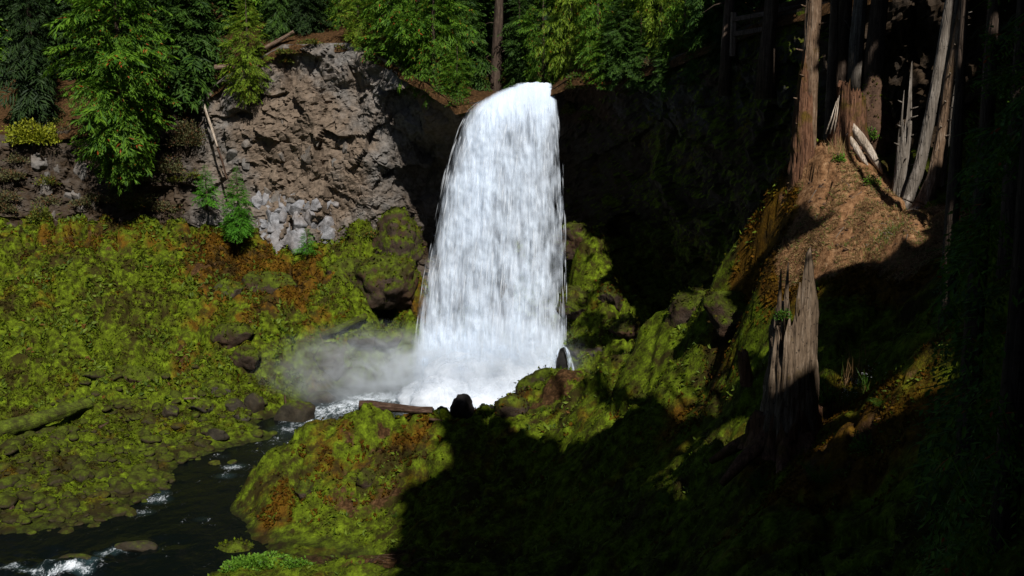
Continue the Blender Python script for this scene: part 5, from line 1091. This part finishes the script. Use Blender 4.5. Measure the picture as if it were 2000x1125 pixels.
# ------------------------------------------------------------------ the forest on the right-hand hillside, whose crowns shade the hollow
# The canopy has openings: where the sun comes through to the ground in the place, the sprays in its way are left out.
bpy.context.view_layer.update(); dg = bpy.context.evaluated_depsgraph_get()
LIT = [[(-300,-60),(1335,-60),(1335,110),(1310,150),(1165,150),(1160,255),(1100,270),(1098,460),(1105,690),(1160,735),(1160,850),(1020,850),(985,800),(955,800),(932,775),(872,775),(846,806),(850,850),(895,895),(850,918),(785,935),(770,1000),(752,1180),(-300,1180)],
       [(1165,735),(1260,640),(1330,598),(1385,600),(1440,660),(1450,720),(1420,770),(1370,800),(1270,790),(1190,770)],
       [(1440,490),(1500,400),(1558,330),(1560,-60),(1612,-60),(1618,150),(1700,150),(1730,190),(1742,120),(1780,110),(1790,330),(1806,-60),(1862,-60),(1850,250),(1800,390),(1800,440),(1735,495),(1690,480),(1640,420),(1570,372),(1530,420)],
       [(1498,600),(1512,560),(1550,480),(1592,480),(1594,650),(1540,690),(1488,690)],
       [(1590,730),(1650,730),(1705,750),(1700,850),(1640,850),(1590,810)]]
HALF = [[(1098,460),(1140,460),(1205,545),(1250,620),(1175,690),(1105,690)], [(1190,770),(1280,780),(1420,770),(1440,800),(1390,880),(1250,850)], [(1480,690),(1594,650),(1600,850),(1500,860)], [(1640,850),(1760,840),(1760,960),(1640,940)],
        [(1840,640),(1990,600),(1990,760),(1850,760)], [(1820,860),(1950,860),(1950,960),(1820,960)], [(1920,1010),(2000,1000),(2000,1080),(1920,1080)], [(1880,60),(1980,40),(1980,200),(1880,200)]]
def in_poly(px, py, poly):
    c = np.zeros(len(px), bool); n = len(poly)
    for i in range(n):
        (x0, y0), (x1, y1) = poly[i], poly[(i+1) % n]; m = (y0 > py) != (y1 > py); c ^= m & (px < (x1 - x0)*(py - y0)/((y1 - y0) or 1e-9) + x0)
    return c
UA, UB, _ = frame(SUN); CELL = 0.45
def uvw(P): return P @ UA, P @ UB, P @ SUN
def raster(polys, step, far=130):
    gx, gy = np.meshgrid(np.arange(-280, 2000, step), np.arange(-280, 1180, step)); gx = gx.ravel().astype(float); gy = gy.ravel().astype(float)
    m = np.zeros(len(gx), bool)
    for p in polys: m |= in_poly(gx, gy, p)
    grid = {}
    O = Vector((0, 0, CAM_Z))
    for a, b in zip(gx[m], gy[m]):
        h = scene.ray_cast(dg, O, Vector(ray(a, b).tolist()).normalized(), distance=far if a > 1800 else 130)
        if not h[0]: continue
        u, v, w = uvw(np.array(h[1])); k = (int(round(u/CELL)), int(round(v/CELL)))
        for du in (-1, 0, 1):
            for dv in (-1, 0, 1):
                q = (k[0]+du, k[1]+dv)
                if grid.get(q, 1e9) > w: grid[q] = w
    ks = np.array(list(grid.keys())); lo = ks.min(0) - 2; G2 = np.full(ks.max(0) - lo + 3, 1e9); G2[ks[:, 0]-lo[0], ks[:, 1]-lo[1]] = list(grid.values()); return G2, lo
R1, L1 = raster(LIT, 9); R2, L2 = R1*0 + 1e9, L1; RS, LS = raster([LIT[3], [(1250,650),(1340,605),(1400,640),(1410,700),(1300,720)], [(1600,350),(1620,310),(1700,330),(1800,390),(1790,430),(1700,420)]], 9)
def blocks(P, R, lo, slack):
    u, v, w = uvw(P); u = u + .35*vnoise(P*.9, 21); v = v + .35*vnoise(P*.9, 22); i = np.round(u/CELL).astype(int) - lo[0]; j = np.round(v/CELL).astype(int) - lo[1]
    ok = (i >= 0) & (j >= 0) & (i < R.shape[0]) & (j < R.shape[1]); out = np.zeros(len(P), bool); out[ok] = w[ok] > R[i[ok], j[ok]] + slack; return out
def thin(V, Fa, r, coarse):
    """leave out the sprays that stand in a sunbeam or would hang in front of the view"""
    C = V[Fa].mean(1); px, py, dep = project(C); jit = 18*vnoise(C*1.3, 5)
    mg = 30 + 1.5*F_PX/np.maximum(dep, .5); seen = (dep > -2.5) & ((dep < 1.5) & (np.abs(C[:, 0]) < 4) | (dep > .2) & (px > -mg) & (px < 2000 + mg) & (py > -mg) & (py < 1125 + mg))
    back = (C[:, 1] > 41) & (px > 1425) & (py < 330) | (dep > 9) & (py < -25)
    side = (px + jit > np.interp(py, [0, 300, 600, 1125], [1915, 1890, 1830, 1775])) & (dep > 9)
    if coarse: side = np.zeros(len(C), bool); back = (dep > 9) & (py < -mg)
    bad = seen & ~back & ~side
    bad |= blocks(C, R1, L1, .7); bad |= blocks(C, R2, L2, .7 if coarse else 2.2) & (vnoise(C*0.9, 9) + .5*vnoise(C*2.5, 10) > -.55)
    return Fa[~bad]
def shade_tree(loc, H, R, n, tpl, mat, seed, label, group, lo=.12):
    hs = np.linspace(0, H*.96, 40); spine = np.stack([0*hs, 0*hs, hs], 1)
    if tpl == 'shade':                                           # stand the stem clear of the small sunlit openings
        for dx, dy in [(0, 0), (1.2, 0), (-1.2, 0), (0, 1.5), (0, -1.5), (2.4, 0), (2.2, -2.2), (0, -3), (3.4, 1.5), (3.6, -3), (-2.2, -2.2), (1.2, 3), (5, 0), (5, -4)]:
            q = loc + np.array([dx, dy, 0])
            if not blocks(spine + q, RS, LS, .7).any(): loc = q; break
        else: return None
    r = np.random.default_rng(seed); b = crown_boughs(H, R, n, r, lo, 'full', 6, .35); Bg = place_boughs(TPL[tpl], *b, r)
    V = np.concatenate(Bg.v); Fa = thin(V + loc, np.concatenate(Bg.f), r, tpl == 'shade')
    if len(Fa) < 40: return None
    u, inv = np.unique(Fa, return_inverse=True); o = empty('conifer_tree', loc, label, 'tree', group)
    obj('crown', mesh('crown', V[u], inv.reshape(-1, 4), False), M[mat], o)
    tr = .009*H + .05; hz_ = np.linspace(-.6, H*.96, 14); C = np.stack([0*hz_, 0*hz_, hz_], 1)
    px, py, dep = project(C + loc); vis = (dep > .2) & (px > 0) & (px < 1800) & (py > 0) & (py < 1125) & (loc[1] < 41)
    bl = blocks(C + loc, R1, L1, .7)
    if not vis.any(): obj('trunk', tube_mesh('trunk', C, np.linspace(tr*1.2, tr*.1, 14), 12, seed, .1, .15), M['bark'], o)
    return o
# near conifers at the right edge of the view; built once to find where their outer sprays stand, then with sunbeams let in to a few of them
def near_conifers():
    made = []
    for k, (px, Y) in enumerate([(1990, 13), (1905, 17.5), (2090, 15), (1850, 23), (1960, 22), (2060, 20), (1900, 29), (2010, 27)]):
        p = at(px, 600, Y); z = base_height([p[0]], [p[1]])[0]
        made.append(shade_tree(np.array([p[0], p[1], z - .2]), 12.5 + k % 3, 3.0 + .3*(k % 2), 105, 'near', 'hemlock' if k % 3 else 'cedar', 380+k, 'shaded conifer with ferny sprays on the dark right hillside', 'near conifers on the right hillside', .0))
    return [o for o in made if o]
first = near_conifers(); bpy.context.view_layer.update(); dg = bpy.context.evaluated_depsgraph_get(); R2, L2 = raster(HALF, 6, 25)
for o in first:
    for c in list(o.children): me_ = c.data; bpy.data.objects.remove(c); bpy.data.meshes.remove(me_)
    bpy.data.objects.remove(o)
near_conifers()
r_ = np.random.default_rng(31); pts = []
for tries in range(9000):
    if len(pts) >= 112: break
    x, y = (r_.uniform(2, 30), r_.uniform(-26, 56)) if tries % 4 else (r_.uniform(3, 46), r_.uniform(-36, 52))
    if y > -2 and x < 0.54*y + 2.0 and y < 43: continue                     # keep the view open
    if y >= 42 and x < 13.2 + .0*y: continue
    if math.hypot(x, y) < 6 or any((x-a)**2 + (y-b)**2 < 6.8 for a, b in pts): continue
    pts.append((x, y))
for k, (x, y) in enumerate(pts):
    z = base_height([x], [y])[0]; pz = plateau_z(x, y)
    if pz is not None and y > 40: z = max(z, pz)
    shade_tree(np.array([x, y, z - .2]), r_.uniform(22, 33), r_.uniform(4.0, 5.4), 108, 'shade', 'dark_fir', 400+k, 'tall conifer of the dense forest on the right hillside', 'forest trees on the right hillside')
# more trees where the canopy over the hollow still lets the sun in
SV = Vector(SUN.tolist()); seedk = 600
for rnd in range(4):
    bpy.context.view_layer.update(); dg = bpy.context.evaluated_depsgraph_get(); leaks = []
    gx, gy = np.meshgrid(np.arange(820, 1990, 22.0), np.arange(250, 1120, 22.0)); gx = gx.ravel(); gy = gy.ravel(); inl = np.zeros(len(gx), bool)
    for p in LIT + HALF:
        for ox, oy in ((0, 0), (14, 0), (-14, 0), (0, 14), (0, -14)): inl |= in_poly(gx + ox, gy + oy, p)
    for a, b in zip(gx[~inl], gy[~inl]):
        d = Vector(ray(a, b).tolist()).normalized(); h = scene.ray_cast(dg, Vector((0, 0, CAM_Z)), d, distance=75)
        if not h[0]: continue
        n = h[2] if h[2].dot(d) < 0 else -h[2]
        if n.dot(SV) > 0 and not scene.ray_cast(dg, h[1] + n*.06 + SV*.1, SV)[0]: leaks.append(np.array(h[1]))
    if len(leaks) < 12: break
    L_ = np.array(leaks); u, v, _w2 = uvw(L_); todo = np.ones(len(L_), bool); made = 0
    while todo.any() and made < 22:
        dd = (u[:, None] - u[None])**2 + (v[:, None] - v[None])**2; cnt = ((dd < 2.6**2) & todo[None]).sum(1)*todo; k = int(np.argmax(cnt)); todo &= dd[k] > 2.6**2
        for t in (27, 31, 24, 35, 39, 43, 47, 51, 55, 59):
            p = L_[k] + SUN*t
            if p[0] < .54*p[1] + 2.5 and p[1] > -2: continue
            z = base_height([p[0]], [p[1]])[0]; H = min(max((p[2] - z)*1.7, 14), p[2] - z + 12); seedk += 1
            if shade_tree(np.array([p[0], p[1], z - .2]), H, 4.6, 105, 'shade', 'dark_fir', seedk, 'tall conifer of the dense forest on the right hillside', 'forest trees on the right hillside', .35) is not None: break
        made += 1
